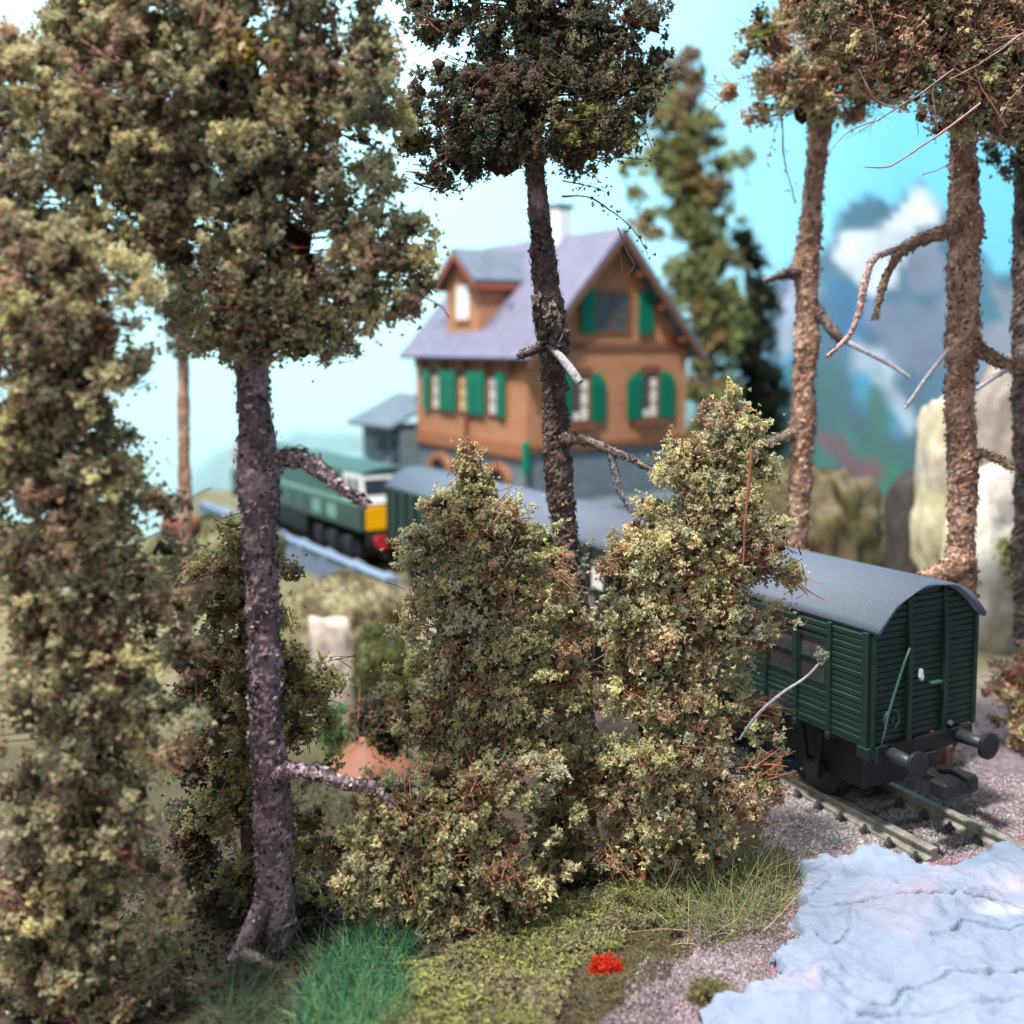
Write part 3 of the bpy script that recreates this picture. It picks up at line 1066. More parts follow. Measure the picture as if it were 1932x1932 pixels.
def wagon_body(root, L, detail):
    # floor, end walls with the arched top, side walls
    ts = np.linspace(-1, 1, 17)
    prof = [(-BW / 2, ZB)] + [(t * BW / 2, arch(t * BW / 2) - 0.08) for t in ts] + [(BW / 2, ZB)]
    MB().prism(prof[::-1], 'x', 0.0, L).build('body', M_GREEN, root)
    roof_slab(L).build('roof', M_ROOFGREY, root, True)
    # underframe
    for s in (1, -1):
        MB().box((0.1, s * 1.1 - 0.06, ZB - 0.28), (L - 0.1, s * 1.1 + 0.06, ZB - 0.01)).build('sole_bar', M_BLACK, root)
    for e in (0, 1):
        x0 = -0.1 if e == 0 else L - 0.02
        MB().box((x0, -1.34, ZB - 0.36), (x0 + 0.12, 1.34, ZB - 0.012), 0.02).build('buffer_beam', M_BLACK, root)
        sgn = -1 if e == 0 else 1
        xb = -0.1 if e == 0 else L + 0.1
        for s in (1, -1):
            b = MB().tube([(xb, s * 0.98, ZB - 0.2), (xb + sgn * 0.34, s * 0.98, ZB - 0.2), (xb + sgn * 0.62, s * 0.98, ZB - 0.2)], [0.15, 0.13, 0.1], 16).build('buffer', M_STEEL, root, True)
            MB().tube([(xb + sgn * 0.6, s * 0.98, ZB - 0.2), (xb + sgn * 0.64, s * 0.98, ZB - 0.2), (xb + sgn * 0.72, s * 0.98, ZB - 0.2), (xb + sgn * 0.75, s * 0.98, ZB - 0.2)], [0.2, 0.27, 0.27, 0.18], 20).build('buffer_head', M_BLACK, b)
        # tension-lock coupling: shank, box and hook
        c = MB().box((min(xb - 0.05, xb + 0.05), -0.3, ZB - 0.84), (max(xb - 0.05, xb + 0.05), 0.3, ZB - 0.37), 0.02)
        c.box((min(xb, xb + sgn * 0.5), -0.16, ZB - 0.85), (max(xb, xb + sgn * 0.5), 0.16, ZB - 0.68), 0.03)
        c.box((min(xb + sgn * 0.5, xb + sgn * 0.92), -0.48, ZB - 0.98), (max(xb + sgn * 0.5, xb + sgn * 0.92), 0.48, ZB - 0.62), 0.06)
        c.tube([(xb + sgn * 0.3, -0.05, ZB - 0.62), (xb + sgn * 0.7, -0.05, ZB - 0.5), (xb + sgn * 1.05, -0.05, ZB - 0.56), (xb + sgn * 1.08, -0.05, ZB - 0.75)], [0.07, 0.08, 0.09, 0.05], 8)
        c.build('coupling', M_BLACK, root)
    MB().box((0.6, -0.95, 0.55), (L - 0.6, 0.95, ZB - 0.02), 0.05).build('light_blocker', M_BLACK, root)  # added black box that keeps light out from under the floor
    for ax in (1.9, L - 1.9):
        for s in (1, -1):
            wv = MB().cyl((ax, s * 0.83, 0.62), 'y', 0.6, 0.14, 28)
            wv.cyl((ax, s * 0.78, 0.62), 'y', 0.66, 0.04, 28)
            wv.cyl((ax, s * 0.93, 0.62), 'y', 0.18, 0.12, 14)
            wv.build('wheel', M_BLACK, root, True)
            ab = MB().box((ax - 0.22, s * 1.08 - 0.07, 0.42), (ax + 0.22, s * 1.08 + 0.07, 0.85), 0.03)
            ab.prism([(ax - 0.36, 1.55), (ax - 0.24, 1.55), (ax - 0.1, 0.8), (ax + 0.1, 0.8), (ax + 0.24, 1.55), (ax + 0.36, 1.55), (ax + 0.2, 0.5), (ax - 0.2, 0.5)], 'y', s * 1.16 - 0.03, s * 1.16 + 0.03)
            ab.build('axle_guard', M_BLACK, root)
        MB().cyl((ax, 0, 0.62), 'y', 0.09, 2.0, 10).build('axle', M_BLACK, root)


def make_wagon():
    L = 8.2
    root = thing('goods_wagon', 'dark green planked goods wagon with arched grey roof at the near end of the train', 'railway wagon', (T0[0], T0[1], RAILZ), WROT)
    wagon_body(root, L, True)
    ph = 0.1306
    rows = 18
    # end planks in three bays between the posts
    bays = [(-1.38, -0.55), (-0.43, 0.43), (0.55, 1.38)]
    z = ZB + 0.03
    for rI in range(25):
        zc = z + ph * (rI + 0.5)
        for b0, b1 in bays:
            if zc > ZE - 0.05:
                ym = RW / 2 * max(0.0, 1 - (zc + 0.08 - ZE + 0.075) / RISE) ** (1 / EX) - 0.06
                y0, y1 = max(b0, -ym), min(b1, ym)
            else:
                y0, y1 = b0, b1
            if y1 - y0 < 0.12:
                continue
            o = link('plank', PLANKM, None, root)
            o.location = (0.0, (y0 + y1) / 2, zc)
            o.rotation_euler = (0, random.uniform(-0.02, 0.02), math.pi / 2)
            o.scale = (y1 - y0 - 0.01, 0.042 * random.uniform(0.85, 1.15), ph * 0.93)
    # side planks, bay by bay; window openings in the second and third
    bayw = 0.98
    wins = {1: (2.72, 3.72), 2: (2.72, 3.72), 5: (2.72, 3.72), 6: (2.72, 3.72)}
    for b in range(8):
        x0, x1 = 0.08 + b * bayw + 0.06, 0.08 + (b + 1) * bayw - 0.06
        for rI in range(18):
            zc = ZB + 0.02 + ph * (rI + 0.5)
            if zc > ZE - 0.08:
                continue
            if b in wins and wins[b][0] < zc < wins[b][1]:
                continue
            o = link('plank', PLANKM, None, root)
            o.location = ((x0 + x1) / 2, BW / 2, zc)
            o.rotation_euler = (random.uniform(-0.03, 0.03), 0, 0)
            o.scale = (x1 - x0, 0.036 * random.uniform(0.8, 1.15), ph * 0.93)
        if b in wins:
            z0, z1_ = wins[b]
            wn = MB().box((x0 + 0.02, BW / 2 + 0.002, z0 + 0.02), (x1 - 0.02, BW / 2 + 0.012, z1_ - 0.05)).build('window', M_GREYGLASS, root)
            fr = MB()
            for (a0, a1, c0, c1) in ((x0, x0 + 0.06, z0, z1_), (x1 - 0.06, x1, z0, z1_), (x0 + 0.06, x1 - 0.06, z0, z0 + 0.06), (x0 + 0.06, x1 - 0.06, z1_ - 0.07, z1_), (x0 + 0.06, x1 - 0.06, 3.2, 3.25)):
                fr.box((a0, BW / 2 + 0.001, c0), (a1, BW / 2 + 0.05, c1))
            fr.build('window_frame', M_GREEN, wn)
            gr = MB()
            for q_ in range(9):
                xx = x0 + 0.1 + q_ * (x1 - x0 - 0.2) / 8
                gr.tube([(xx, BW / 2 + 0.03, z0 + 0.05), (xx, BW / 2 + 0.03, 3.2)], [0.012, 0.012], 5)
            gr.build('grille', M_STEEL, wn)
            MB().box((x0 + 0.08, BW / 2 + 0.0125, 3.27), (x1 - 0.3, BW / 2 + 0.0155, 3.42)).build('window_label', M_STEEL, wn)
    # ribs on the side, corner posts with their feet
    for b in range(9):
        x = 0.08 + b * bayw
        wd = 0.055 if b else 0.08
        MB().box((x - wd, BW / 2 + 0.001, ZB - 0.02), (x + wd, BW / 2 + 0.075, ZE - 0.06), 0.012).build('side_rib', M_GREEN, root)
        MB().box((x - wd * (1.1 if b else 1.9), BW / 2 - 0.12, ZB - (0.17 if b else 0.26)), (x + wd * (1.1 if b else 1.9), BW / 2 + 0.09, ZB - 0.022), 0.012).build('rib_foot', M_GREEN, root)
    MB().box((0.1, BW / 2 + 0.001, ZB - 0.018), (L - 0.1, BW / 2 + 0.05, ZB + 0.015)).build('bottom_rail', M_GREEN, root)
    for s in (1, -1):
        MB().box((-0.08, s * 1.395 - 0.05, ZB - 0.02), (-0.001, s * 1.395 + 0.05, ZE - 0.02), 0.012).build('corner_post', M_GREEN, root)
        t = MB()
        y = s * 0.49
        zt = arch(y) - 0.1
        t.prism([(-0.0, ZB - 0.05), (-0.13, ZB - 0.05), (-0.13, ZE - 0.5), (-0.05, zt), (-0.0, zt)], 'y', y - 0.055, y + 0.055)
        t.build('end_post', M_GREEN, root)
    # handrail, brake wheel, lamp bracket, hook
    MB().tube([(-0.2, 0.62, 3.72), (-0.17, 0.72, 3.45), (-0.16, 1.0, 2.75), (-0.17, 1.13, 2.42), (-0.16, 1.22, 2.0), (-0.12, 1.26, ZB)], [0.022, 0.026, 0.026, 0.024, 0.018, 0.018], 8).build('handrail', M_PALE, root, True)
    an = np.linspace(0, 2 * np.pi, 22)
    rg = MB().tube([(-0.12, 0.98 + 0.2 * math.cos(t), 2.3 + 0.2 * math.sin(t)) for t in an], [0.025] * 22, 7, False)
    rg.tube([(-0.12, 0.95, 2.2), (-0.14, 0.98, 2.3), (-0.12, 0.92, 2.38)], [0.024] * 3, 6)
    rg.build('brake_ring', M_STEEL, root, True)
    MB().prism([(0.17, 3.2), (0.13, 3.02), (0.18, 2.96), (0.23, 3.04), (0.21, 3.2)], 'x', -0.13, -0.06).build('lamp_bracket', M_WHITE, root)
    MB().box((-0.16, -0.36, 2.84), (-0.04, -0.08, 2.89), 0.01).build('door_latch', M_PALE, root)
    MB().tube([(-0.12, -0.62, 1.96), (-0.2, -0.62, 1.92)], [0.07, 0.05], 8).build('lamp_iron', M_STEEL, root)
    return root


make_wagon()

# coach behind the bushes
CY = 0.468
cdir = np.array([-math.sin(CY), math.cos(CY)])
c0 = np.array([4.0, 28.4])
coach = thing('railway_coach', 'dark green coach with grey arched roof coupled between wagon and locomotive', 'railway coach', (c0[0], c0[1], RAILZ), (0, 0, math.pi / 2 + CY))
CLN = 17.9
wagon_body(coach, CLN, False)
for b in range(18):
    x = 0.1 + b * (CLN - 0.2) / 17
    MB().box((x - 0.07, BW / 2 + 0.001, ZB - 0.03), (x + 0.07, BW / 2 + 0.08, ZE - 0.06), 0.015).build('side_rib', M_GREEN, coach)
for b in range(17):
    x0 = 0.1 + b * (CLN - 0.2) / 17 + 0.14
    x1 = x0 + (CLN - 0.2) / 17 - 0.28
    if b < 13:
        w_ = MB().box((x0, BW / 2 + 0.001, 2.9), (x1, BW / 2 + 0.02, 3.7)).build('window', M_CURTAIN if b < 3 else M_GREYGLASS, coach)
        f_ = MB()
        for (a0, a1, e0, e1) in ((x0, x0 + 0.06, 2.9, 3.7), (x1 - 0.06, x1, 2.9, 3.7), (x0 + 0.06, x1 - 0.06, 2.9, 2.97), (x0 + 0.06, x1 - 0.06, 3.63, 3.7)):
            f_.box((a0, BW / 2 + 0.021, e0), (a1, BW / 2 + 0.045, e1))
        f_.build('window_frame', M_GREEN, w_)
    for rI in range(8):
        MB().box((x0 - 0.02, BW / 2 + 0.001, 1.84 + rI * 0.13), (x1 + 0.02, BW / 2 + 0.025, 1.95 + rI * 0.13)).build('plank', M_GREEN, coach)

# ------------------------------------------------------------------ locomotive
LY = 0.535
ll = np.array([-math.cos(LY), -math.sin(LY)])
lc = np.array([-6.62, 45.4]) - ll * 1.6
loco = thing('locomotive', 'green diesel locomotive with white cab window band and yellow nose panel', 'locomotive', (lc[0], lc[1], RAILZ + 0.0), (0, 0, math.pi / 2 + LY))
LL = 22.0
hwid = 1.6
MB().box((0.25, -hwid, 1.75), (LL - 0.25, hwid, 3.1), 0.12).build('body', M_LOCO, loco)
up = [(-hwid + 0.02, 3.1), (-hwid + 0.1, 4.4), (hwid - 0.1, 4.4), (hwid - 0.02, 3.1)]
MB().prism(up[::-1], 'x', 2.6, LL - 2.6).build('body_side', M_LOCO, loco)
for s in (1, -1):
    MB().box((0.6, s * hwid - 0.01, 2.98), (LL - 0.6, s * hwid + 0.02, 3.2)).build('stripe', M_STRIPE, loco)
    for k_ in range(7):
        gx0 = 3.4 + k_ * 2.1
        MB().box((gx0, s * (hwid + 0.01), 2.1), (gx0 + 1.2, s * (hwid + 0.03), 2.75)).build('side_grille', M_STRIPE if k_ < 2 else M_LOCO, loco)
rp = [(math.cos(t) * 1.5, 4.402 + math.sin(t) * 0.3) for t in np.linspace(0, math.pi, 15)]
MB().prism(rp, 'x', 0.45, LL - 0.45).build('roof', M_LOCOROOF, loco, False)
for e in (0, 1):
    def fx(x):
        return x if e == 0 else LL - x
    cabp = [(0.18, 3.1), (0.5, 4.4), (2.59, 4.4), (2.59, 3.1)]
    cp = [(fx(a), b) for a, b in cabp]
    MB().prism(cp if e == 1 else cp[::-1], 'y', -hwid + 0.06, hwid - 0.06).build('cab', M_WHITE, loco)
    for s in (1, -1):
        for (a0, a1) in ((0.75, 1.3), (1.6, 2.15)):
            y0, y1 = s * (hwid - 0.06) + 0.001 * s, s * (hwid - 0.035)
            MB().box((min(fx(a0), fx(a1)), min(y0, y1), 3.5), (max(fx(a0), fx(a1)), max(y0, y1), 4.2)).build('cab_window', M_GREYGLASS, loco)
    for (b0, b1) in ((-1.42, -0.1), (0.1, 1.42)):
        V_ = []
        for (zz, dx) in ((3.5, -0.02), (4.2, -0.02)):
            xx = 0.18 + (zz - 3.1) / 1.3 * 0.32 + dx
            V_ += [(fx(xx), b0, zz), (fx(xx), b1, zz)]
        V_ += [(fx(0.35 + (z_ - 3.1) / 1.3 * 0.32), y_, z_) for (z_, y_) in ((3.5, b0), (3.5, b1), (4.2, b0), (4.2, b1))]
        MB().add(V_, [(0, 1, 3, 2), (4, 6, 7, 5), (0, 4, 5, 1), (2, 3, 7, 6), (0, 2, 6, 4), (1, 5, 7, 3)]).build('windscreen', M_GLASS, loco)
    MB().box((min(fx(0.17), fx(0.26)), -1.42, 1.9), (max(fx(0.17), fx(0.26)), 1.42, 3.0), 0.03).build('nose_panel', M_YELLOW, loco)
    MB().box((min(fx(0.0), fx(0.2)), -1.45, 1.2), (max(fx(0.0), fx(0.2)), 1.45, 1.72), 0.04).build('buffer_beam', M_BLACK, loco)
    for s in (1, -1):
        b = MB().tube([(fx(0.02), s * 1.0, 1.46), (fx(-0.5), s * 1.0, 1.46)], [0.2, 0.16], 14).build('buffer', M_RED, loco, True)
        MB().tube([(fx(-0.5), s * 1.0, 1.46), (fx(-0.6), s * 1.0, 1.46)], [0.34, 0.34], 18).build('buffer_head', M_RED, b)
    bx = 4.4 if e == 0 else LL - 4.4
    bg_ = MB().box((bx - 3.0, -1.35, 0.55), (bx + 3.0, 1.35, 1.25), 0.08)
    for k_ in (-2, -0.0, 2):
        bg_.box((bx + k_ - 0.45, -1.5, 0.4), (bx + k_ + 0.45, 1.5, 1.4), 0.08)
    bg_.build('bogie', M_BLACK, loco)
    for k_ in (-2, 0, 2):
        for s in (1, -1):
            MB().cyl((bx + k_, s * 0.85, 0.66), 'y', 0.65, 0.16, 24).build('wheel', M_BLACK, loco, True)
MB().box((8.6, -1.3, 0.6), (LL - 8.6, 1.3, 1.75), 0.1).build('fuel_tank', M_BLACK, loco)

# ------------------------------------------------------------------ parapet beside the line
p_end = at(733, 1092, 41.5)
p_far = at(380, 946, 66)
v = p_far - p_end
plen = float(np.linalg.norm(v))
pang = math.atan2(v[1], v[0])
par = thing('parapet_wall', 'pale blue grey low parapet wall with posts beside the locomotive', 'wall', (p_end[0], p_end[1], p_end[2] - 1.65), (0, 0, pang))
MB().box((0.2, -0.18, 0.0), (plen, 0.18, 1.6)).build('wall_panel', M_PARAPET, par)
MB().box((0.2, -0.26, 1.602), (plen, 0.26, 1.73), 0.03).build('coping', M_PARAPET, par)
for k_ in range(8):
    x = k_ * 3.3
    if x > plen:
        break
    h0 = -2.6 if k_ == 0 else -0.2
    MB().box((x - 0.24, -0.32, h0), (x + 0.24, 0.3, 1.76), 0.03).build('post', M_PARAPET, par)
    MB().add([(x - 0.22, -0.26, 1.762), (x + 0.22, -0.26, 1.762), (x + 0.22, 0.26, 1.762), (x - 0.22, 0.26, 1.762), (x, 0, 1.98)], [(3, 2, 1, 0), (0, 1, 4), (1, 2, 4), (2, 3, 4), (3, 0, 4)]).build('post_cap', M_PARAPET, par)

# ------------------------------------------------------------------ the station house
HX, HY_, HZ = 0.712, 50.0, CZ - 3.97
W_, L_, H_, R_ = 10.42, 11.2, 4.98, 10.62
SL = (R_ - H_) / (W_ / 2)
house = thing('station_house', 'orange brown timber station house with green shutters and grey lilac roof', 'house', (HX, HY_, HZ), (0.021, -0.017, 0.585))
MB().prism([(0, 0), (W_, 0), (W_, H_), (W_ / 2, R_ - 0.12), (0, H_)][::-1], 'y', 0, L_).build('wall', M_WALL, house)
MB().box((0.12, 0.12, -6.5), (W_ - 0.12, L_ - 0.12, -0.002)).build('plinth', M_PLINTH, house)
ov, oe = 0.5, 1.0
for s in (0, 1):
    def rx(x):
        return x if s == 0 else W_ - x
    p = [(rx(-ov), H_ - ov * SL), (rx(W_ / 2), R_), (rx(W_ / 2), R_ + 0.3), (rx(-ov - 0.1), H_ - ov * SL + 0.16)]
    rf = MB().prism(p if s else p[::-1], 'y', -oe, L_ + oe).build('roof', M_SLATE if s == 0 else M_SLATE2, house)
    # barge boards on the gable
    p = [(rx(-ov), H_ - ov * SL - 0.32), (rx(W_ / 2), R_ - 0.34), (rx(W_ / 2), R_ - 0.003), (rx(-ov), H_ - ov * SL - 0.003)]
    MB().prism(p if s else p[::-1], 'y', -oe + 0.02, -oe + 0.14).build('barge_board', M_TRIM, house)
    # rafter ends showing under the gable overhang
    for q_ in range(3):
        xx = 0.9 + q_ * 1.5
        zz = H_ + xx * SL - 0.3
        MB().box((rx(xx) - 0.16, -oe + 0.16, zz - 0.3), (rx(xx) + 0.16, -0.002, zz - 0.02)).build('purlin', M_TRIM, house)
MB().box((-0.06, -0.12, H_ + 0.0), (W_ + 0.06, -0.002, H_ + 0.32)).build('beam', M_TRIM, house)
MB().box((-0.06, -0.08, 0.0), (W_ + 0.06, -0.002, 0.3)).build('sill_beam', M_TRIM, house)
MB().box((-0.12, -0.06, H_ - 1.0), (-0.002, L_, H_ - 0.55)).build('eaves_beam', M_TRIM, house)
for k_ in range(5):
    yy = 1.2 + k_ * 2.2
    MB().prism([(-0.48, H_ - 0.56), (-0.002, H_ - 0.56), (-0.002, H_ - 1.25), (-0.12, H_ - 1.2)], 'y', yy - 0.14, yy + 0.14).build('bracket', M_TRIM, house)
# scalloped boards along the foot of the long wall
tm = MB().prism([(-0.2, 0.42), (-0.2, -0.1), (-0.12, -0.3), (0, -0.42), (0.12, -0.3), (0.2, -0.1), (0.2, 0.42)], 'x', -0.09, -0.003).mesh('fascia_board', M_ARCH)
for k_ in range(25):
    o = link('fascia_board', tm, None, house)
    o.location = (0, 0.25 + k_ * 0.445, 0.0)


def fbox(face, a0, a1, z0, z1, d0, d1):
    """box on the long wall (face 'l', a along y) or the gable (face 'g', a along x); d = how far it stands out"""
    if face == 'l':
        return (-d1, a0, z0), (-d0, a1, z1)
    return (a0, -d1, z0), (a1, -d0, z1)


def window(face, a0, a1, z0, z1, pane, parent=house, base=0.0, curtain=True, cmat=None):
    p = MB().box(*fbox(face, a0, a1, z0, z1, base + 0.002, base + 0.02)).build('window', pane, parent)
    f = MB()
    t = 0.12
    for (b0, b1, c0, c1) in ((a0 - t, a0, z0 - t, z1 + t), (a1, a1 + t, z0 - t, z1 + t), (a0, a1, z0 - t, z0), (a0, a1, z1, z1 + t)):
        f.box(*fbox(face, b0, b1, c0, c1, base + 0.001, base + 0.12))
    m_ = (a0 + a1) / 2
    f.box(*fbox(face, m_ - 0.035, m_ + 0.035, z0, z1, base + 0.021, base + 0.07))
    for k_ in (1, 2):
        zz = z0 + (z1 - z0) * k_ / 3
        f.box(*fbox(face, a0, m_ - 0.035, zz - 0.025, zz + 0.025, base + 0.021, base + 0.07))
        f.box(*fbox(face, m_ + 0.035, a1, zz - 0.025, zz + 0.025, base + 0.021, base + 0.07))
    f.build('window_frame', M_TRIM, p)
    if curtain:
        MB().box(*fbox(face, m_ if face == 'g' else a0 + 0.02, a1 - 0.02, z0 + 0.02, z1 - 0.25, base + 0.021, base + 0.032)).build('curtain', cmat or M_CURTAIN, p)
        MB().box(*fbox(face, a0 + 0.02, m_ if face == 'g' else a1 - 0.02, z0 + 0.02, z0 + 0.4, base + 0.0215, base + 0.034)).build('curtain', cmat or M_CURTAIN, p)
    return p


def shutter(face, a0, a1, z0, z1, parent=house, arc=0):
    if arc == 0:
        b = MB().box(*fbox(face, a0, a1, z0, z1, 0.13, 0.22))
    else:
        c = 0.45
        pr = [(a0, z0), (a1, z0), (a1, z1 - (c if arc > 0 else 0)), (a1 - (c if arc > 0 else 0), z1), (a0 + (c if arc < 0 else 0), z1), (a0, z1 - (c if arc < 0 else 0))]
        b = MB().prism(pr, 'y', -0.22, -0.13)
    o = b.build('shutter', M_SHUT, parent)
    n_ = 9
    m = MB()
    for k_ in range(n_):
        zz = z0 + 0.12 + (z1 - z0 - 0.5) * k_ / n_
        m.box(*fbox(face, a0 + 0.08, a1 - 0.08, zz, zz + 0.12, 0.2205, 0.255))
    m.build('louvre', M_SHUT, o, kind='stuff')
    return o


for (a0, a1, c_) in ((8.45, 9.2, M_CURTAIN), (5.5, 6.25, M_CURTAINY), (2.56, 3.3, M_WHITE)):
    window('l', a0, a1, 1.75, 3.8, M_GREYGLASS, cmat=c_)
for (a0, a1) in ((9.4, 10.15), (7.45, 8.3), (6.54, 7.4), (4.5, 5.4), (3.6, 4.45), (1.72, 2.45)):
    shutter('l', a0, a1, 1.65, 3.87)
for (a0, a1) in ((2.72, 3.72), (7.3, 8.3)):
    window('g', a0, a1, 1.45, 3.7, M_GREYGLASS)
    MB().box((a0 - 0.5, -0.3, 1.0), (a1 + 0.5, -0.002, 1.28)).build('window_sill', M_TRIM, house)
    MB().prism([(a0 - 0.3, 3.85), (a1 + 0.3, 3.85), (a1 + 0.1, 4.12), (a0 - 0.1, 4.12)], 'y', -0.1, -0.002).build('lintel', M_TRIM, house)
for (a0, a1, k_) in ((1.55, 2.58, -1), (3.86, 4.75, 1), (6.2, 7.16, -1), (8.44, 9.45, 1)):
    shutter('g', a0, a1, 1.35, 3.8, arc=k_)
window('g', 4.2, 6.3, 5.9, 7.7, M_GREYGLASS, curtain=False)
for (a0, a1) in ((3.15, 4.0), (6.85, 7.85)):
    shutter('g', a0, a1, 5.75, 7.9)
MB().box((-0.26, 5.35, -0.2), (-0.1, 5.55, 1.55)).build('drain_pipe', M_TRIM, house)
MB().box((-0.22, -0.2, -1.0), (0.1, 0.12, 0.55), 0.04).build('downpipe', M_SHUT, house)
# arched openings in the stone ground floor
for yc in (2.65, 5.7, 8.7):
    ring = MB()
    for k_ in range(9):
        t0, t1 = math.pi * k_ / 9, math.pi * (k_ + 1) / 9 - 0.03
        pts = []
        for (rr_, tt) in ((0.8, t0), (1.25, t0), (1.25, t1), (0.8, t1)):
            pts.append((yc + rr_ * math.cos(tt), -1.65 + rr_ * 0.75 * math.sin(tt)))
        ring.prism(pts, 'x', -0.1, 0.118)
    a_ = ring.build('arch', M_ARCH, house)
    MB().box((0.02, yc - 0.8, -3.3), (0.117, yc + 0.8, -1.3)).build('pane', M_GLASS, a_)
# dormer on the long slope
dy0, dy1, dx_ = 5.2, 8.65, 0.6
dm = MB()
dc = (dy0 + dy1) / 2
dm.prism([(dy0, 5.2), (dy1, 5.2), (dy1, 8.7), (dc, 10.0), (dy0, 8.7)], 'x', dx_, 4.6)
dorm = dm.build('dormer', M_WALL, house)
for s in (-1, 1):
    ya = dc + s * 2.15
    za = 8.7 - 0.32
    pr = [(ya, za), (dc, 10.06), (dc, 10.28), (ya + s * 0.06, za + 0.2)]
    MB().prism(pr if s < 0 else pr[::-1], 'x', 0.0, 5.05).build('dormer_roof', M_SLATE2, dorm)
    pr = [(ya, za - 0.28), (dc, 9.74), (dc, 10.055), (ya, za - 0.003)]
    MB().prism(pr if s < 0 else pr[::-1], 'x', 0.02, 0.16).build('dormer_barge', M_REDTRIM, dorm)
    MB().box((0.18, min(ya, ya - s * 0.14), za - 0.3), (4.0, max(ya, ya - s * 0.14), za - 0.01)).build('dormer_eave', M_REDTRIM, dorm)
wn = MB().box((dx_ - 0.04, dc - 0.62, 6.6), (dx_ - 0.002, dc + 0.62, 8.35)).build('dormer_window', M_WHITE, dorm)
MB().box((dx_ - 0.12, dc - 0.75, 6.42), (dx_ - 0.002, dc + 0.75, 6.58)).build('dormer_sill', M_WALL, dorm)
MB().box((dx_ - 0.1, dy0 - 0.04, 5.35), (dx_ - 0.002, dy1 + 0.04, 5.62)).build('dormer_flashing', M_REDTRIM, dorm)
MB().box((2.2, dy0 - 0.06, 7.6), (2.75, dy0 - 0.002, 8.2)).build('dormer_vent', M_SLATE2, dorm)
MB().box((W_ / 2 - 0.45, 4.0, R_ - 0.4), (W_ / 2 + 0.45, 4.8, R_ + 1.75), 0.03).build('chimney', M_WHITE, house)
MB().box((W_ / 2 - 0.55, 3.9, R_ + 1.752), (W_ / 2 + 0.55, 4.9, R_ + 1.95), 0.03).build('chimney_cap', M_SLATE2, house)
MB().box((1.6, 3.7, H_ + 1.6 * SL + 0.22), (1.9, 4.1, H_ + 1.9 * SL + 0.24)).build('roof_hatch', M_SLATE2, house)
# grey annex at the far end
MB().box((-1.0, L_ + 0.002, -6.5), (4.6, 16.4, 0.35)).build('annex_wall', M_PLINTH, house)
for s in (-1, 1):
    pr = [(1.75 + s * 3.5, 0.4), (1.75, 2.05), (1.75, 2.25), (1.75 + s * 3.55, 0.6)]
    MB().prism(pr if s < 0 else pr[::-1], 'y', L_ + 0.01, 17.0).build('annex_roof', M_SLATE2, house)
MB().box((-1.06, 13.6, -1.5), (-1.002, 16.0, -0.3)).build('annex_opening', M_GLASS, house)
MB().box((-1.06, 11.6, -1.9), (-1.002, 12.4, -0.2)).build('annex_door', M_GLASS, house)
# stone platform before the gable
plat = MB().box((-0.5, -2.6, -6.5), (W_ + 2.5, -0.1, -2.55), 0.04).build('platform', M_PLINTH, house)

# ------------------------------------------------------------------ printed backdrop
path = np.array([(-75, 58), (-50, 72), (-25, 80), (0, 82), (16, 78), (30, 68), (42, 52), (52, 34), (58, 14)], float)
bp_, _ = resample(np.column_stack([path, np.zeros(len(path))]), np.zeros(len(path)), 0.5)
zs = np.arange(-6, 58, 0.5)
BX = np.repeat(bp_[None, :, 0], len(zs), 0)
BY = np.repeat(bp_[None, :, 1], len(zs), 0)
BZ = np.repeat(zs[:, None], len(bp_), 1)
V = np.stack([BX.ravel(), BY.ravel(), BZ.ravel()], 1)
q = project(V)
n1 = fbm(V * np.array([0.12, 0.12, 0.16]), 301, 4)
n2 = fbm(V * np.array([0.35, 0.35, 0.45]), 302, 4)
n3 = fbm(V * np.array([0.8, 0.8, 0.5]), 303, 4)
sx = np.clip((q[:, 0] - 900) / 800, 0, 1)[:, None]
sky_c = np.array((0.44, 0.77, 0.85)) * (1 - sx) + np.array((0.13, 0.43, 0.62)) * sx
low = sstep(300, 700, q[:, 1])[:, None] * (1 - sx)
sky_c = sky_c * (1 - low * 0.6) + np.array((0.54, 0.80, 0.86)) * low * 0.6
C = sky_c.copy()
cls = np.zeros(len(V), int)


def paint(poly, col, soft=8, wob=10, k=None, cl=None, mix=1.0):
    sd_ = poly_sd(q, np.array(poly, float)) + wob * (n2 + 1.5 * n3)
    a = (sstep(-soft, soft, sd_) * mix)[:, None]
    col = np.array(col) ** 1.35 * (0.66 + 0.35 * n3)[:, None]
    C[:] = C * (1 - a) + col * a
    if cl is not None:
        cls[sd_ > 0] = cl


RX = 2600
paint([(1560, 470), (1580, 400), (1630, 372), (1690, 395), (1720, 360), (1740, 345), (1775, 385), (1800, 410), (1850, 470), (1880, 520), (1932, 480), (2100, 430), (RX, 480), (RX, 1300), (1440, 1300), (1440, 560), (1500, 480), (1540, 480)], (0.1, 0.25, 0.36), 6, 10, cl=1)
paint([(1600, 385), (1640, 374), (1690, 390), (1700, 420), (1620, 430), (1580, 430)], (0.03, 0.19, 0.28), 5)
paint([(1575, 440), (1650, 430), (1700, 405), (1735, 350), (1765, 360), (1770, 420), (1730, 440), (1715, 470), (1690, 540), (1640, 560), (1580, 500)], (0.8, 0.86, 0.93), 4)
paint([(1730, 430), (1775, 420), (1790, 480), (1770, 560), (1720, 560), (1700, 500)], (0.26, 0.3, 0.4), 4)
paint([(1768, 375), (1800, 420), (1830, 520), (1790, 520), (1775, 440)], (0.02, 0.17, 0.25), 3)
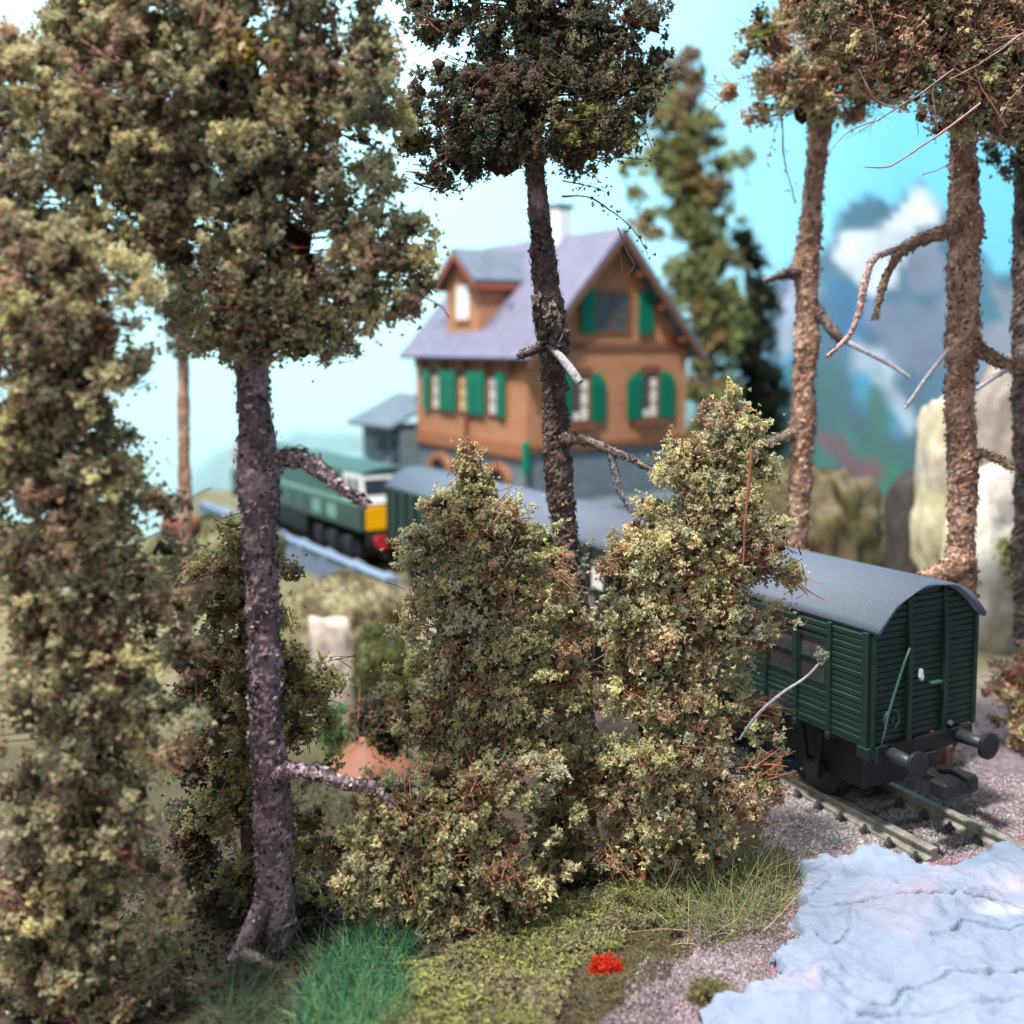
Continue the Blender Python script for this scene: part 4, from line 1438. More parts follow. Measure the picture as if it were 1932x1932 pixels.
paint([(1570, 540), (1610, 520), (1640, 560), (1630, 640), (1580, 650)], (0.01, 0.24, 0.46), 5)
paint([(1640, 580), (1700, 560), (1790, 560), (1790, 700), (1700, 720), (1650, 660)], (0.3, 0.32, 0.44), 8, 26, mix=0.75)
paint([(1620, 640), (1660, 650), (1690, 700), (1740, 830), (1720, 840), (1660, 740), (1600, 700)], (0.6, 0.7, 0.84), 8, 14)
paint([(1600, 700), (1640, 700), (1700, 800), (1690, 830), (1620, 760)], (0.05, 0.42, 0.66), 8, 10)
paint([(1850, 540), (1932, 520), (2200, 500), (2200, 760), (1840, 740)], (0.36, 0.38, 0.46), 10, 20)
paint([(1845, 500), (1880, 560), (1900, 600), (1845, 620)], (0.05, 0.25, 0.36), 8)
paint([(1470, 560), (1500, 500), (1540, 540), (1530, 640), (1470, 700)], (0.55, 0.62, 0.78), 8)
paint([(1465, 690), (1520, 640), (1520, 780), (1470, 820)], (0.05, 0.45, 0.72), 8)
# painted woods
paint([(1440, 800), (1540, 700), (1570, 660), (1600, 740), (1640, 800), (1700, 840), (1760, 800), (1800, 760), (2000, 740), (RX, 760), (RX, 1400), (1380, 1400)], (0.05, 0.19, 0.2), 10, 22, cl=2)
for (tx, ty, bw, by, cc) in ((1500, 680, 45, 1000, (0.04, 0.2, 0.15)), (1590, 700, 50, 950, (0.05, 0.2, 0.2)), (1655, 690, 40, 900, (0.06, 0.24, 0.17)), (1620, 820, 70, 1100, (0.05, 0.3, 0.2)), (1690, 880, 60, 1120, (0.03, 0.33, 0.17)),
                             (1745, 840, 40, 1000, (0.04, 0.15, 0.16)), (1560, 830, 60, 1050, (0.05, 0.27, 0.19))):
    paint([(tx - 6, ty), (tx + 6, ty), (tx + bw, by), (tx - bw, by)], cc, 8, 18)
paint([(1545, 820), (1580, 825), (1600, 850), (1620, 870), (1615, 900), (1590, 890), (1570, 850)], (0.3, 0.1, 0.1), 6, 14)
paint([(1615, 880), (1640, 865), (1668, 880), (1650, 895), (1620, 900)], (0.3, 0.1, 0.1), 6, 14)
paint([(1580, 960), (1640, 955), (1655, 975), (1630, 990)], (0.26, 0.12, 0.08), 6, 14)
paint([(1700, 1020), (1740, 1010), (1745, 1045), (1715, 1050)], (0.3, 0.05, 0.05), 6, 8)
paint([(1690, 950), (1740, 900), (1790, 1000), (1790, 1100), (1720, 1090)], (0.05, 0.04, 0.035), 12, 15)
# far blue hills on the left
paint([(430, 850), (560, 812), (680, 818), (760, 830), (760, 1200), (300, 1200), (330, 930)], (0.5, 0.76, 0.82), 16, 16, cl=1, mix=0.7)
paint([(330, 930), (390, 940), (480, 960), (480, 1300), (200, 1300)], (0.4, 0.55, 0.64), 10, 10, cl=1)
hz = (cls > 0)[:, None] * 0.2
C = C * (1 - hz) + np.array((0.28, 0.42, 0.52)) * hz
C = np.clip(C, 0, 0.95)
ny, nx = BX.shape
i = np.arange(ny - 1)[:, None] * nx
j = np.arange(nx - 1)[None, :]
F = np.stack([i + j, i + nx + j, i + nx + j + 1, i + j + 1], -1).reshape(-1, 4)[:, ::-1]
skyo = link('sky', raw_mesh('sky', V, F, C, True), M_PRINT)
skyo['kind'] = 'structure'
skyo['label'] = 'printed paper backdrop with pale blue sky, grey mountains and dark firs'


# ------------------------------------------------------------------ rocks and banks
def rock(name, px, py, Y, hx, hy, hz, seed, cols, label, cat='rock', rough=0.3, lean=0.0, blk=0.8):
    """a cast rock: half sizes in cm about a centre"""
    r = np.random.default_rng(seed)
    c = at(px, py, Y)
    n = 44
    u = np.linspace(0, np.pi, n)
    v_ = np.linspace(0, 2 * np.pi, 2 * n, endpoint=False)
    U, Vv = np.meshgrid(u, v_, indexing='ij')
    D = np.stack([np.sin(U) * np.cos(Vv), np.sin(U) * np.sin(Vv), np.cos(U)], -1).reshape(-1, 3)
    B = np.sign(D) * np.abs(D) ** blk                       # blocky
    B /= np.maximum(np.abs(B).max(axis=1, keepdims=True), 1e-6) ** (1 - blk)
    P = B * np.array([hx, hy, hz])
    nz = fbm(P * 0.55 + seed, seed, 4)
    rd = 1 - np.abs(fbm(P * np.array([0.9, 0.9, 0.5]) + seed * 3, seed + 4, 3)) * 2
    P = P * (1 + rough * nz + rough * 0.35 * rd)[:, None]
    P[:, 0] += lean * P[:, 2]
    cols = np.array(cols)
    t = np.clip((0.5 + 0.8 * fbm(P * 0.5 + 7, seed + 8, 4)) * (len(cols) - 1), 0, len(cols) - 1.001)
    k = t.astype(int)
    f = (t - k)[:, None]
    Cc = cols[k] * (1 - f) + cols[k + 1] * f
    m = 2 * n
    i = np.arange(n - 1)[:, None] * m
    j = np.arange(m)[None, :]
    jn = (j + 1) % m
    F = np.stack([i + j, i + m + j, i + m + jn, i + jn], -1).reshape(-1, 4)
    o = link(name, raw_mesh(name, P, F, Cc, True), M_STONE)
    o.location = tuple(c)
    if name == 'grass_bank':
        k = r.integers(0, len(P), 5000)
        sz = 0.075
        Pf = P[k] + r.normal(0, 0.07, (5000, 3))
        keep_ = Pf[:, 2] > -hz * 0.6
        cf = Cc[k] * r.uniform(0.6, 1.5, (5000, 1))
        link('turf_cover', flock_mesh('turf_cover', Pf[keep_], sz * r.uniform(0.6, 1.5, keep_.sum()), np.clip(cf[keep_], 0, 0.8), r, 2), M_FLOCK, o, 'stuff')
    return tag(o, label, cat, None)


CREAM = [(0.62, 0.55, 0.38), (0.55, 0.5, 0.42), (0.4, 0.37, 0.36), (0.75, 0.72, 0.62), (0.66, 0.58, 0.3), (0.5, 0.46, 0.46)]
rock('rock', 1858, 1115, 33, 1.15, 1.4, 3.7, 401, CREAM, 'tall cream and grey rock behind the right pine trunk and wagon', rough=0.32, blk=0.9)
rock('rock', 1772, 985, 37, 0.75, 1.0, 3.8, 402, [(0.5, 0.43, 0.35), (0.56, 0.5, 0.32), (0.36, 0.32, 0.3)], 'slim cream rock left of the right pine trunk', rough=0.5, lean=-0.04, blk=0.9)
rock('rock', 1882, 938, 36, 1.2, 1.2, 4.6, 403, [(0.3, 0.24, 0.2), (0.24, 0.2, 0.17), (0.36, 0.3, 0.26)], 'brown grey rock slab high behind the right pine', rough=0.3, lean=0.08)
rock('rock', 1720, 1049, 40, 0.9, 1.2, 3.0, 404, [(0.035, 0.03, 0.028), (0.06, 0.05, 0.045), (0.02, 0.02, 0.02)], 'nearly black rock between the fir print and the cream rock', rough=0.3)
rock('grass_bank', 1500, 1050, 46, 3.6, 3.0, 3.8, 405, [(0.09, 0.09, 0.03), (0.14, 0.115, 0.06), (0.17, 0.13, 0.09), (0.09, 0.095, 0.03)], 'olive and tan grassy bank behind the goods wagon roof', 'bank', rough=0.5, blk=1.0)
rock('rock', 632, 1262, 35.5, 0.85, 1.0, 2.0, 406, [(0.5, 0.4, 0.35), (0.44, 0.36, 0.32), (0.55, 0.46, 0.4), (0.32, 0.27, 0.23)], 'pale pinkish cream rock face in the gap left of the middle bush', rough=0.5, lean=-0.12, blk=0.9)
rock('grass_bank', 650, 1180, 38.2, 2.1, 1.6, 1.6, 407, [(0.180, 0.168, 0.060), (0.252, 0.216, 0.120), (0.300, 0.252, 0.180)], 'tan grassy bank below the blue grey parapet', 'bank', rough=0.5, blk=1.0)
rock('grass_bank', 715, 1270, 33, 0.8, 1.0, 1.5, 408, [(0.072, 0.078, 0.024), (0.132, 0.144, 0.054), (0.180, 0.186, 0.096)], 'small moss green bank beside the pale rock face', 'bank', rough=0.5, blk=1.0)
rock('grass_bank', 400, 1060, 44, 2.8, 2.0, 1.6, 409, [(0.154, 0.149, 0.066), (0.121, 0.127, 0.055), (0.187, 0.165, 0.088)], 'olive bank left of the leaning trunk, below the parapet', 'bank', rough=0.5, blk=1.0)
rock('boulder', 342, 994, 36, 0.62, 0.5, 0.42, 410, [(0.26, 0.11, 0.06), (0.2, 0.08, 0.05), (0.3, 0.15, 0.08)], 'small orange brown boulder on the olive bank', 'rock', rough=0.4)

# small brown-capped thing in the hollow
mc = at(692, 1440, 24.0)
mush = thing('toadstool', 'small brown peaked toadstool with pale stem in the hollow between the bushes', 'toadstool', mc)
prof = [(0.0, 0.82), (0.08, 0.8), (0.22, 0.62), (0.5, 0.35), (0.9, 0.04), (1.12, -0.14), (1.14, -0.26), (1.0, -0.3), (0.3, -0.12), (0.0, -0.1)]
nn = 30
Vv = []
for (rr_, zz) in prof:
    for k_ in range(nn):
        t = 2 * math.pi * k_ / nn
        Vv.append((rr_ * math.cos(t) * (1 + 0.05 * math.sin(3 * t)), rr_ * math.sin(t), zz + 0.03 * math.sin(2 * t) * rr_))
Ff = [(a * nn + k_, a * nn + (k_ + 1) % nn, (a + 1) * nn + (k_ + 1) % nn, (a + 1) * nn + k_) for a in range(len(prof) - 1) for k_ in range(nn)]
MB().add(Vv, Ff).build('cap', M_CAP, mush, True)
MB().tube([(0, 0, -0.1), (0.02, 0, -0.6), (0, 0, -3.4)], [0.24, 0.22, 0.34], 14).build('stem', M_STEM, mush, True)

# ------------------------------------------------------------------ trees
PURPLE = [(0.06, 0.038, 0.042), (0.19, 0.13, 0.142), (0.37, 0.27, 0.295), (0.58, 0.46, 0.5)]
DKBR = [(0.045, 0.03, 0.026), (0.1, 0.067, 0.06), (0.17, 0.12, 0.105), (0.3, 0.22, 0.195)]
BROWN = [(0.13, 0.075, 0.05), (0.2, 0.12, 0.08), (0.28, 0.175, 0.12), (0.36, 0.25, 0.18)]
RUST = [(0.16, 0.085, 0.06), (0.32, 0.18, 0.125), (0.47, 0.29, 0.21), (0.58, 0.4, 0.29)]
GREYTW = [(0.3, 0.28, 0.31), (0.4, 0.38, 0.42), (0.22, 0.18, 0.2)]


def tree(name, label, base_px, Y, group=None, cat='tree'):
    b = at(base_px[0], base_px[1], Y)
    return thing(name, label, cat, b, (0, 0, 0), group)


# A: conifer filling the left edge
tA = tree('conifer', 'large olive and brown flocked conifer filling the left edge, nearest the camera', (120, 2000), 13.6)
rowsA = [(425, -60, 40), (470, -80, 250), (500, -80, 310), (560, -80, 328), (640, -80, 332), (700, -80, 335), (745, -80, 305), (790, -80, 240), (815, -80, 290), (870, -80, 352), (930, -80, 344), (1000, -80, 364), (1040, -80, 334),
         (1100, -80, 364), (1200, -80, 399), (1300, -80, 419), (1400, -80, 429), (1460, -80, 384), (1550, -80, 389), (1650, -80, 369), (1740, -80, 392), (1830, -80, 364), (1932, -80, 409), (2060, -80, 414)]
foliage(tA, [dict(rows=rowsA, Y=13.6, tier=1.0, n=66000, pal=PAL_MIX, dr=0.7, clump=0.24, per=120, size=0.049, rough=0.32)], 1001, 3, 130, 0.6)
bark_tube('trunk', tA, [(120, 2080, 60, 13.6), (125, 1400, 50, 13.6), (120, 700, 30, 13.6), (110, 480, 12, 13.6)], 11, DKBR, 800)

# B: leaning trunk with the big crown
tB = tree('pine_tree', 'tall pine with purple grey flaky trunk and big dark crown at upper left', (525, 1795), 15.3)
bark_tube('trunk', tB, [(522, 1812, 67, 15.3), (520, 1740, 72, 15.3), (518, 1640, 70, 15.3), (512, 1500, 67, 15.3), (503, 1380, 63, 15.3), (498, 1200, 59, 15.3), (492, 1060, 58, 15.3), (488, 940, 70, 15.3), (487, 870, 76, 15.3), (483, 800, 63, 15.3), (477, 720, 58, 15.3),
                        (472, 640, 54, 15.3), (465, 540, 45, 15.3), (455, 300, 36, 15.3), (445, 80, 23, 15.3), (440, -60, 13, 15.3)], 12, PURPLE, 8000, 0.052, 0.12, 30, 0.05)
bark_tube('branch', tB, [(500, 880, 30, 15.2), (545, 862, 30, 15.0), (590, 876, 26, 14.8), (625, 905, 18, 14.6), (660, 930, 14, 14.5), (692, 950, 14, 14.4)], 13, PURPLE, 1500, 0.05, 0.3, 16)
bark_tube('branch', tB, [(505, 1470, 30, 15.2), (550, 1455, 28, 15.0), (600, 1462, 26, 14.9), (650, 1476, 18, 14.8), (690, 1480, 12, 14.7), (720, 1500, 9, 14.6), (738, 1522, 8, 14.6)], 14, PURPLE, 1500, 0.055, 0.32, 14)
bark_tube('root', tB, [(500, 1700, 44, 15.1), (480, 1745, 38, 14.9), (452, 1795, 30, 14.7), (432, 1830, 28, 14.6), (418, 1880, 20, 14.5), (405, 1960, 14, 14.4)], 15, PURPLE, 900, 0.036, 0.14, 14)
bark_tube('root', tB, [(446, 1790, 24, 14.7), (490, 1815, 28, 14.5), (535, 1838, 22, 14.4), (582, 1856, 8, 14.3)], 16, [(0.2, 0.14, 0.12), (0.3, 0.23, 0.2), (0.14, 0.1, 0.09)], 500, 0.03, 0.1, 12)
rB1 = [(-90, 175, 685), (0, 109, 706), (60, 109, 718), (100, 124, 722), (200, 144, 751), (260, 174, 741), (320, 195, 745), (350, 215, 740), (400, 235, 770), (450, 255, 803), (500, 295, 821), (550, 315, 823), (590, 320, 805), (620, 331, 749), (650, 357, 653), (672, 419, 561)]
rB2 = [(80, -20, 115), (130, -50, 200), (200, -60, 300), (250, -60, 330), (320, -50, 320), (400, 0, 330), (450, 50, 330), (475, 90, 320)]
foliage(tB, [dict(rows=rB1, Y=15.4, n=60000, pal=PAL_MIX, dr=0.62, clump=0.25, per=120, size=0.049, rough=0.3, patches=((470, 110, 40, (0.5, 0.4, 0.1)), (740, 440, 26, (0.3, 0.06, 0.05)), (545, 460, 40, (0.4, 0.32, 0.2)), (600, 180, 35, (0.28, 0.33, 0.2)))),
             dict(rows=rB2, Y=14.6, n=15000, pal=PAL_MIX, dr=0.6, clump=0.18, per=100, size=0.049, rough=0.35)], 1002, 3, 110, 0.6)

# C: bush behind the leaning trunk
rC2 = [(1220, 329, 426), (1300, 317, 438), (1420, 322, 448), (1560, 322, 438), (1700, 322, 438), (1820, 334, 426)]
tC = tree('conifer', 'dark bushy conifer right behind the leaning purple trunk', (480, 1860), 17.2)
rC = [(1000, 426, 469), (1030, 378, 502), (1060, 339, 578), (1090, 317, 613), (1140, 326, 601), (1200, 347, 615), (1250, 353, 639), (1290, 355, 670), (1340, 357, 686), (1400, 350, 670), (1450, 352, 653), (1500, 353, 637), (1600, 354, 626), (1700, 356, 614), (1800, 364, 581), (1850, 386, 534)]
foliage(tC, [dict(rows=rC2, Y=17.8, n=11000, pal=PAL_DARK, dr=0.8, clump=0.24, per=100, size=0.049, rough=0.3),
             dict(rows=rC, Y=17.2, tier=1.3, n=26000, pal=PAL_OLIVE[:3] + [((0.4, 0.33, 0.2), 3)], dr=0.6, clump=0.25, per=120, size=0.049, rough=0.3)], 1003, 3, 70, 0.55)
bark_tube('trunk', tC, [(480, 1880, 50, 17.4), (470, 1300, 36, 17.4), (455, 1020, 10, 17.4)], 17, DKBR, 400)

# slim far trunk seen left of the leaning trunk
tD = tree('pine_tree', 'slim orange brown trunk far behind, left of the leaning trunk', (347, 965), 34)
bark_tube('trunk', tD, [(353, 1420, 28, 34), (350, 985, 24, 34), (347, 850, 22, 34), (346, 700, 22, 34), (344, 600, 18, 34), (342, 480, 10, 34)], 18, RUST, 500, 0.06, 0.08, 16, 0.1)
foliage(tD, [dict(rows=[(470, 320, 365), (560, 290, 400), (640, 310, 385), (660, 330, 365)], Y=34, n=2500, pal=PAL_DARK, clump=0.4, size=0.09, per=100)], 1004, 3, 12, 0.9)

# E: middle pine before the house
tE = tree('pine_tree', 'middle pine with dark knotty trunk crossing in front of the house', (1092, 1160), 20.6)
bark_tube('trunk', tE, [(1104, 1580, 48, 21.0), (1098, 1400, 47, 20.9), (1096, 1230, 46, 20.8), (1088, 1130, 45, 20.8), (1075, 1060, 46, 20.8), (1062, 980, 48, 20.8), (1055, 900, 50, 20.8), (1050, 840, 51, 20.8), (1048, 760, 43, 20.8), (1044, 700, 46, 20.8), (1040, 640, 53, 20.8), (1036, 590, 59, 20.8), (1030, 540, 46, 20.8), (1022, 450, 40, 20.8),
                        (1012, 350, 37, 20.8), (1003, 260, 35, 20.8), (998, 150, 34, 20.8), (990, 0, 27, 20.8), (985, -80, 16, 20.8)], 21, DKBR, 6500, 0.05, 0.15, 28, 0.06)
bark_tube('knot', tE, [(1015, 565, 14, 20.2), (1040, 600, 40, 20.15), (1056, 645, 28, 20.2), (1050, 690, 8, 20.3)], 22, [(0.12, 0.085, 0.075), (0.2, 0.15, 0.135), (0.28, 0.21, 0.19)], 900, 0.09, 0.25, 16)
bark_tube('broken_branch', tE, [(1040, 655, 14, 20.2), (1065, 682, 17, 19.9), (1082, 705, 18, 19.7), (1094, 722, 17, 19.6)], 23, GREYTW, 60, 0.02, 0.06, 12, label='pale grey snapped twig end')
bark_tube('broken_branch', tE, [(1020, 655, 22, 20.6), (1000, 664, 16, 20.5), (978, 672, 10, 20.4)], 24, DKBR, 120, 0.04, 0.15, 12)
bark_tube('branch', tE, [(1062, 830, 29, 20.6), (1090, 828, 19, 20.4), (1125, 838, 16, 20.2), (1152, 850, 16, 20.0), (1190, 866, 12, 19.9), (1242, 894, 8, 19.8)], 25, DKBR + GREYTW[:1], 700, 0.035, 0.15, 14)
bark_tube('branch', tE, [(1150, 850, 14, 20.0), (1158, 880, 13, 20.0), (1166, 918, 14, 20.0), (1180, 945, 11, 20.0), (1192, 968, 7, 20.0)], 26, [(0.2, 0.14, 0.14), (0.36, 0.33, 0.37), (0.14, 0.1, 0.1)], 420, 0.03, 0.15, 12)
rE1 = [(-80, 800, 1200), (-30, 780, 1210), (0, 765, 1205), (40, 785, 1240), (75, 805, 1264), (110, 870, 1266), (140, 940, 1264), (165, 960, 1250)]
rE2 = [(135, 900, 1230), (160, 775, 1240), (190, 755, 1236), (230, 752, 1222), (270, 756, 1185), (300, 775, 1140), (325, 800, 900), (345, 810, 860)]
rE3 = [(230, 1040, 1170), (280, 1050, 1130), (310, 1060, 1110), (330, 1070, 1090)]
foliage(tE, [dict(rows=rE1, Y=20.8, n=18000, pal=PAL_DARK, dr=0.5, clump=0.28, per=70, size=0.049, rough=0.35),
             dict(rows=rE2, Y=20.6, n=20000, pal=PAL_DARK, dr=0.5, clump=0.24, per=100, size=0.049, rough=0.3, patches=((1110, 240, 60, (0.34, 0.33, 0.12)), (785, 270, 40, (0.24, 0.22, 0.1)))),
             dict(rows=rE3, Y=20.3, n=1300, pal=PAL_DARK, dr=0.5, clump=0.16, per=22, size=0.05)], 1005, 3, 60, 0.7)


def twigs(parent, lines, seed, cols, flock=0):
    """thin hanging twigs; each row: list of (px,py), Y, width px"""
    r = np.random.default_rng(seed)
    off = np.array(parent.location)
    for k_, (pts, Y, wpx) in enumerate(lines):
        P = np.array([at(a, b, Y) for a, b in pts]) - off
        R = np.linspace(wpx, wpx * 0.45, len(P)) * 0.68 * Y / FPX / 2
        Q, RR = resample(P, R, 0.08)
        Q = Q + 0.03 * np.stack([fbm(Q * 3, seed + k_), fbm(Q * 3, seed + k_ + 50), fbm(Q * 3, seed + k_ + 90)], 1)
        RR = RR * (1 + 0.35 * vnoise(Q * 9, seed))
        V, F = tube_arrays(Q, RR, 7)
        c = np.array(cols[k_ % len(cols)])
        C = c * (0.7 + 0.6 * r.random(len(V)))[:, None]
        link('twig', raw_mesh('twig', V, F, C), M_FIBRE, parent)
        if flock:
            m = flock
            idx = r.integers(len(Q) // 3, len(Q), m)
            Pf = Q[idx] + r.normal(0, 0.07, (m, 3))
            link('leaf_crumbs', flock_mesh('leaf_crumbs', Pf, 0.045 * r.uniform(0.6, 1.3, m), pick(PAL_DARK, m, r), r, 3), M_FLOCK, parent, 'stuff')


twigs(tE, [([(1060, 370), (1110, 372), (1150, 395), (1180, 420), (1210, 455), (1222, 480)], 20.4, 5), ([(1060, 340), (1110, 350), (1140, 362)], 20.3, 4), ([(800, 300), (815, 340), (870, 360), (895, 335)], 20.4, 5), ([(780, 345), (830, 355), (900, 320)], 20.5, 5),
           ([(1120, 240), (1170, 295), (1250, 300)], 20.3, 4), ([(1080, 300), (1120, 330), (1135, 345)], 20.2, 4), ([(1130, 150), (1200, 200), (1220, 250), (1235, 290)], 20.3, 4)], 31, [(0.1, 0.07, 0.06), (0.08, 0.06, 0.055), (0.2, 0.1, 0.07)], 26)
twigs(tE, [([(1165, 430), (1185, 480), (1196, 500), (1178, 520), (1170, 470)], 20.4, 4)], 32, [(0.25, 0.14, 0.13)], 0)
twigs(tB, [([(800, 560), (835, 580), (848, 600)], 14.6, 7), ([(600, 640), (640, 665), (655, 675)], 14.8, 7), ([(355, 640), (380, 650), (420, 652)], 15, 7)], 33, [(0.06, 0.045, 0.04)], 0)

# F and G: the two sharp bushes in the middle
tF = tree('conifer', 'broad olive green flocked conifer left of centre with a thin spire', (880, 1800), 17.9)
rF = [(848, 872, 886), (880, 854, 910), (920, 851, 930), (945, 805, 955), (975, 761, 1022), (1000, 741, 1071), (1030, 729, 1091), (1070, 725, 1095), (1130, 718, 1098), (1180, 715, 1107), (1230, 727, 1117), (1290, 731, 1109), (1340, 718, 1099), (1390, 722, 1095), (1440, 697, 1090)]
rF4 = [(1150, 1034, 1126), (1220, 1002, 1118), (1300, 992, 1108), (1400, 991, 1129), (1500, 980, 1130), (1580, 980, 1140), (1640, 990, 1140), (1690, 1003, 1107)]
rF3 = [(1465, 692, 798), (1500, 651, 854), (1540, 612, 890), (1590, 592, 902), (1650, 590, 902), (1700, 631, 899), (1750, 679, 906), (1790, 721, 914)]
rF2 = [(1440, 713, 1087), (1480, 661, 1086), (1520, 617, 1088), (1560, 585, 1097), (1600, 574, 1103), (1650, 574, 1103), (1690, 607, 1073), (1740, 663, 1032), (1790, 711, 969), (1828, 851, 899)]
foliage(tF, [dict(rows=rF, Y=18.0, tier=1.15, n=40000, pal=PAL_OLIVE, dr=0.8, clump=0.26, per=120, size=0.049, rough=0.3),
             dict(rows=rF2, Y=16.5, tier=1.0, n=22000, pal=PAL_OLIVE, dr=0.7, clump=0.26, per=100, size=0.049, rough=0.38),
             dict(rows=rF4, Y=18.6, n=9000, pal=PAL_OLIVE, dr=0.9, clump=0.24, per=100, size=0.049, rough=0.3),
             dict(rows=rF3, Y=16.1, tier=0.9, n=13000, pal=PAL_OLIVE, dr=0.6, clump=0.24, per=100, size=0.049, rough=0.3)], 1006, 3, 130, 0.75, (0.34, 0.13, 0.07), 0.014)
bark_tube('trunk', tF, [(880, 1840, 40, 18), (880, 1400, 34, 18.2), (880, 1000, 16, 18.2), (880, 870, 6, 18.2)], 41, RUST, 500)
twigs(tF, [([(610, 1676), (700, 1640), (800, 1590), (890, 1555), (940, 1530)], 16.6, 9), ([(620, 1700), (690, 1665), (740, 1630)], 16.5, 12), ([(900, 1690), (980, 1680), (1010, 1670)], 16.6, 8), ([(870, 1740), (880, 1780), (890, 1800)], 16.7, 6)], 42, [(0.32, 0.13, 0.08), (0.36, 0.15, 0.09)], 0)
tG = tree('conifer', 'tall leaning olive green flocked conifer right of centre beside the wagon', (1212, 1660), 18.3)
rG = [(746, 1364, 1394), (775, 1339, 1418), (800, 1278, 1452), (830, 1258, 1466), (870, 1225, 1463), (910, 1206, 1492), (950, 1182, 1516), (1000, 1157, 1513), (1030, 1121, 1503), (1060, 1104, 1490), (1090, 1111, 1493), (1140, 1123, 1499), (1180, 1084, 1480), (1220, 1044, 1444)]
rG2 = [(1200, 1037, 1453), (1260, 1038, 1449), (1300, 1020, 1482), (1350, 996, 1506), (1400, 999, 1517), (1450, 1003, 1517), (1500, 1011, 1499), (1550, 1019, 1466), (1600, 1034, 1441), (1640, 1153, 1447), (1680, 1211, 1419)]
rG3 = [(1062, 1505, 1515), (1072, 1470, 1535), (1090, 1455, 1542), (1108, 1460, 1500)]
foliage(tG, [dict(rows=rG, Y=18.5, tier=1.2, n=37000, pal=PAL_OLIVE, dr=0.75, clump=0.26, per=120, size=0.049, rough=0.3),
             dict(rows=rG2, Y=18.5, tier=1.1, n=37000, pal=PAL_OLIVE, dr=0.75, clump=0.26, per=120, size=0.049, rough=0.34),
             dict(rows=rG3, Y=18.2, n=700, pal=PAL_OLIVE[:3], dr=0.6, clump=0.12, per=120, size=0.049, rough=0.1)], 1007, 3, 150, 0.75, (0.36, 0.13, 0.07), 0.014)
bark_tube('trunk', tG, [(1205, 1712, 27, 17.75), (1209, 1660, 24, 17.8), (1213, 1610, 22, 18.2), (1235, 1480, 26, 18.5), (1280, 1200, 28, 18.3), (1340, 900, 18, 18.5), (1378, 770, 8, 18.5)], 43, [(0.42, 0.19, 0.09), (0.3, 0.12, 0.06), (0.5, 0.26, 0.13)], 400, 0.04)
twigs(tG, [([(1418, 850), (1412, 920), (1405, 1000), (1402, 1060)], 17.3, 11), ([(1240, 1700), (1262, 1660), (1280, 1620)], 17.2, 6)], 44, [(0.36, 0.12, 0.08), (0.3, 0.2, 0.14)], 0)
# thin twig with a tuft reaching in front of the wagon
tw = tree('bare_twig', 'thin grey twig with one pale flock tuft in front of the wagon side', (1400, 1385), 18.3, None, 'twig')
bark_tube('stalk', tw, [(1395, 1395, 5, 17.9), (1430, 1348, 6, 17.6), (1475, 1308, 6, 17.4), (1520, 1278, 5, 17.3), (1545, 1252, 5, 17.2)], 45, GREYTW, 0, 0.01, 0.05, 8)
r = np.random.default_rng(46)
Pf = at(1549, 1236, 17.2) - np.array(tw.location) + r.normal(0, 1, (46, 3)) * np.array([0.055, 0.05, 0.065])
link('flock_tuft', flock_mesh('flock_tuft', Pf, 0.05 * r.uniform(0.6, 1.2, 46), pick([((0.4, 0.42, 0.34), 1), ((0.34, 0.36, 0.26), 1)], 46, r), r, 4), M_FLOCK, tw, 'stuff')

# H, I, J: the three pines on the right
tH = tree('pine_tree', 'brown trunked pine left of the right pair, before the painted mountains', (1498, 1380), 26)
bark_tube('trunk', tH, [(1498, 1395, 44, 26), (1502, 1200, 39, 26), (1504, 1080, 35, 26), (1506, 1000, 37, 26), (1510, 900, 40, 26), (1514, 820, 42, 26), (1518, 720, 40, 26), (1522, 640, 39, 26), (1522, 560, 39, 26), (1520, 510, 48, 26), (1528, 440, 37, 26), (1535, 360, 35, 26), (1543, 280, 37, 26), (1549, 200, 39, 26), (1552, 100, 32, 26), (1555, -60, 18, 26)],
          51, RUST, 4500, 0.075, 0.14, 24, 0.08)
bark_tube('branch', tH, [(1510, 512, 36, 26), (1490, 515, 22, 25.8), (1465, 522, 12, 25.6), (1440, 531, 8, 25.5)], 52, DKBR, 200, 0.05, 0.12, 12)
bark_tube('branch', tH, [(1510, 815, 26, 26), (1485, 822, 22, 25.8), (1460, 832, 18, 25.6), (1430, 845, 12, 25.5)], 53, DKBR, 300, 0.05, 0.14, 12)
bark_tube('branch', tH, [(1530, 570, 26, 26), (1552, 600, 20, 25.8), (1572, 625, 18, 25.6), (1590, 645, 14, 25.5)], 54, DKBR, 250, 0.05, 0.14, 12)
bark_tube('branch', tH, [(1588, 640, 11, 25.5), (1630, 662, 9, 25.3), (1680, 688, 8, 25.2), (1716, 712, 7, 25.1)], 55, GREYTW, 40, 0.03, 0.06, 10)
rH = [(-70, 1430, 1790), (0, 1490, 1800), (40, 1470, 1800), (90, 1415, 1790), (120, 1372, 1780), (150, 1358, 1750), (180, 1368, 1700), (205, 1390, 1650), (225, 1420, 1600)]
rH2 = [(5, 1400, 1440), (40, 1395, 1470), (70, 1385, 1490), (100, 1400, 1500)]
foliage(tH, [dict(rows=rH, Y=25.6, n=17000, pal=PAL_RED, dr=0.55, clump=0.3, per=100, size=0.066, rough=0.3),
             dict(rows=rH2, Y=25.2, n=600, pal=[((0.3, 0.33, 0.1), 1), ((0.15, 0.14, 0.09), 1)], dr=0.5, clump=0.26, per=30, size=0.06)], 1008, 3, 90, 1.0, (0.48, 0.25, 0.17), 0.014)
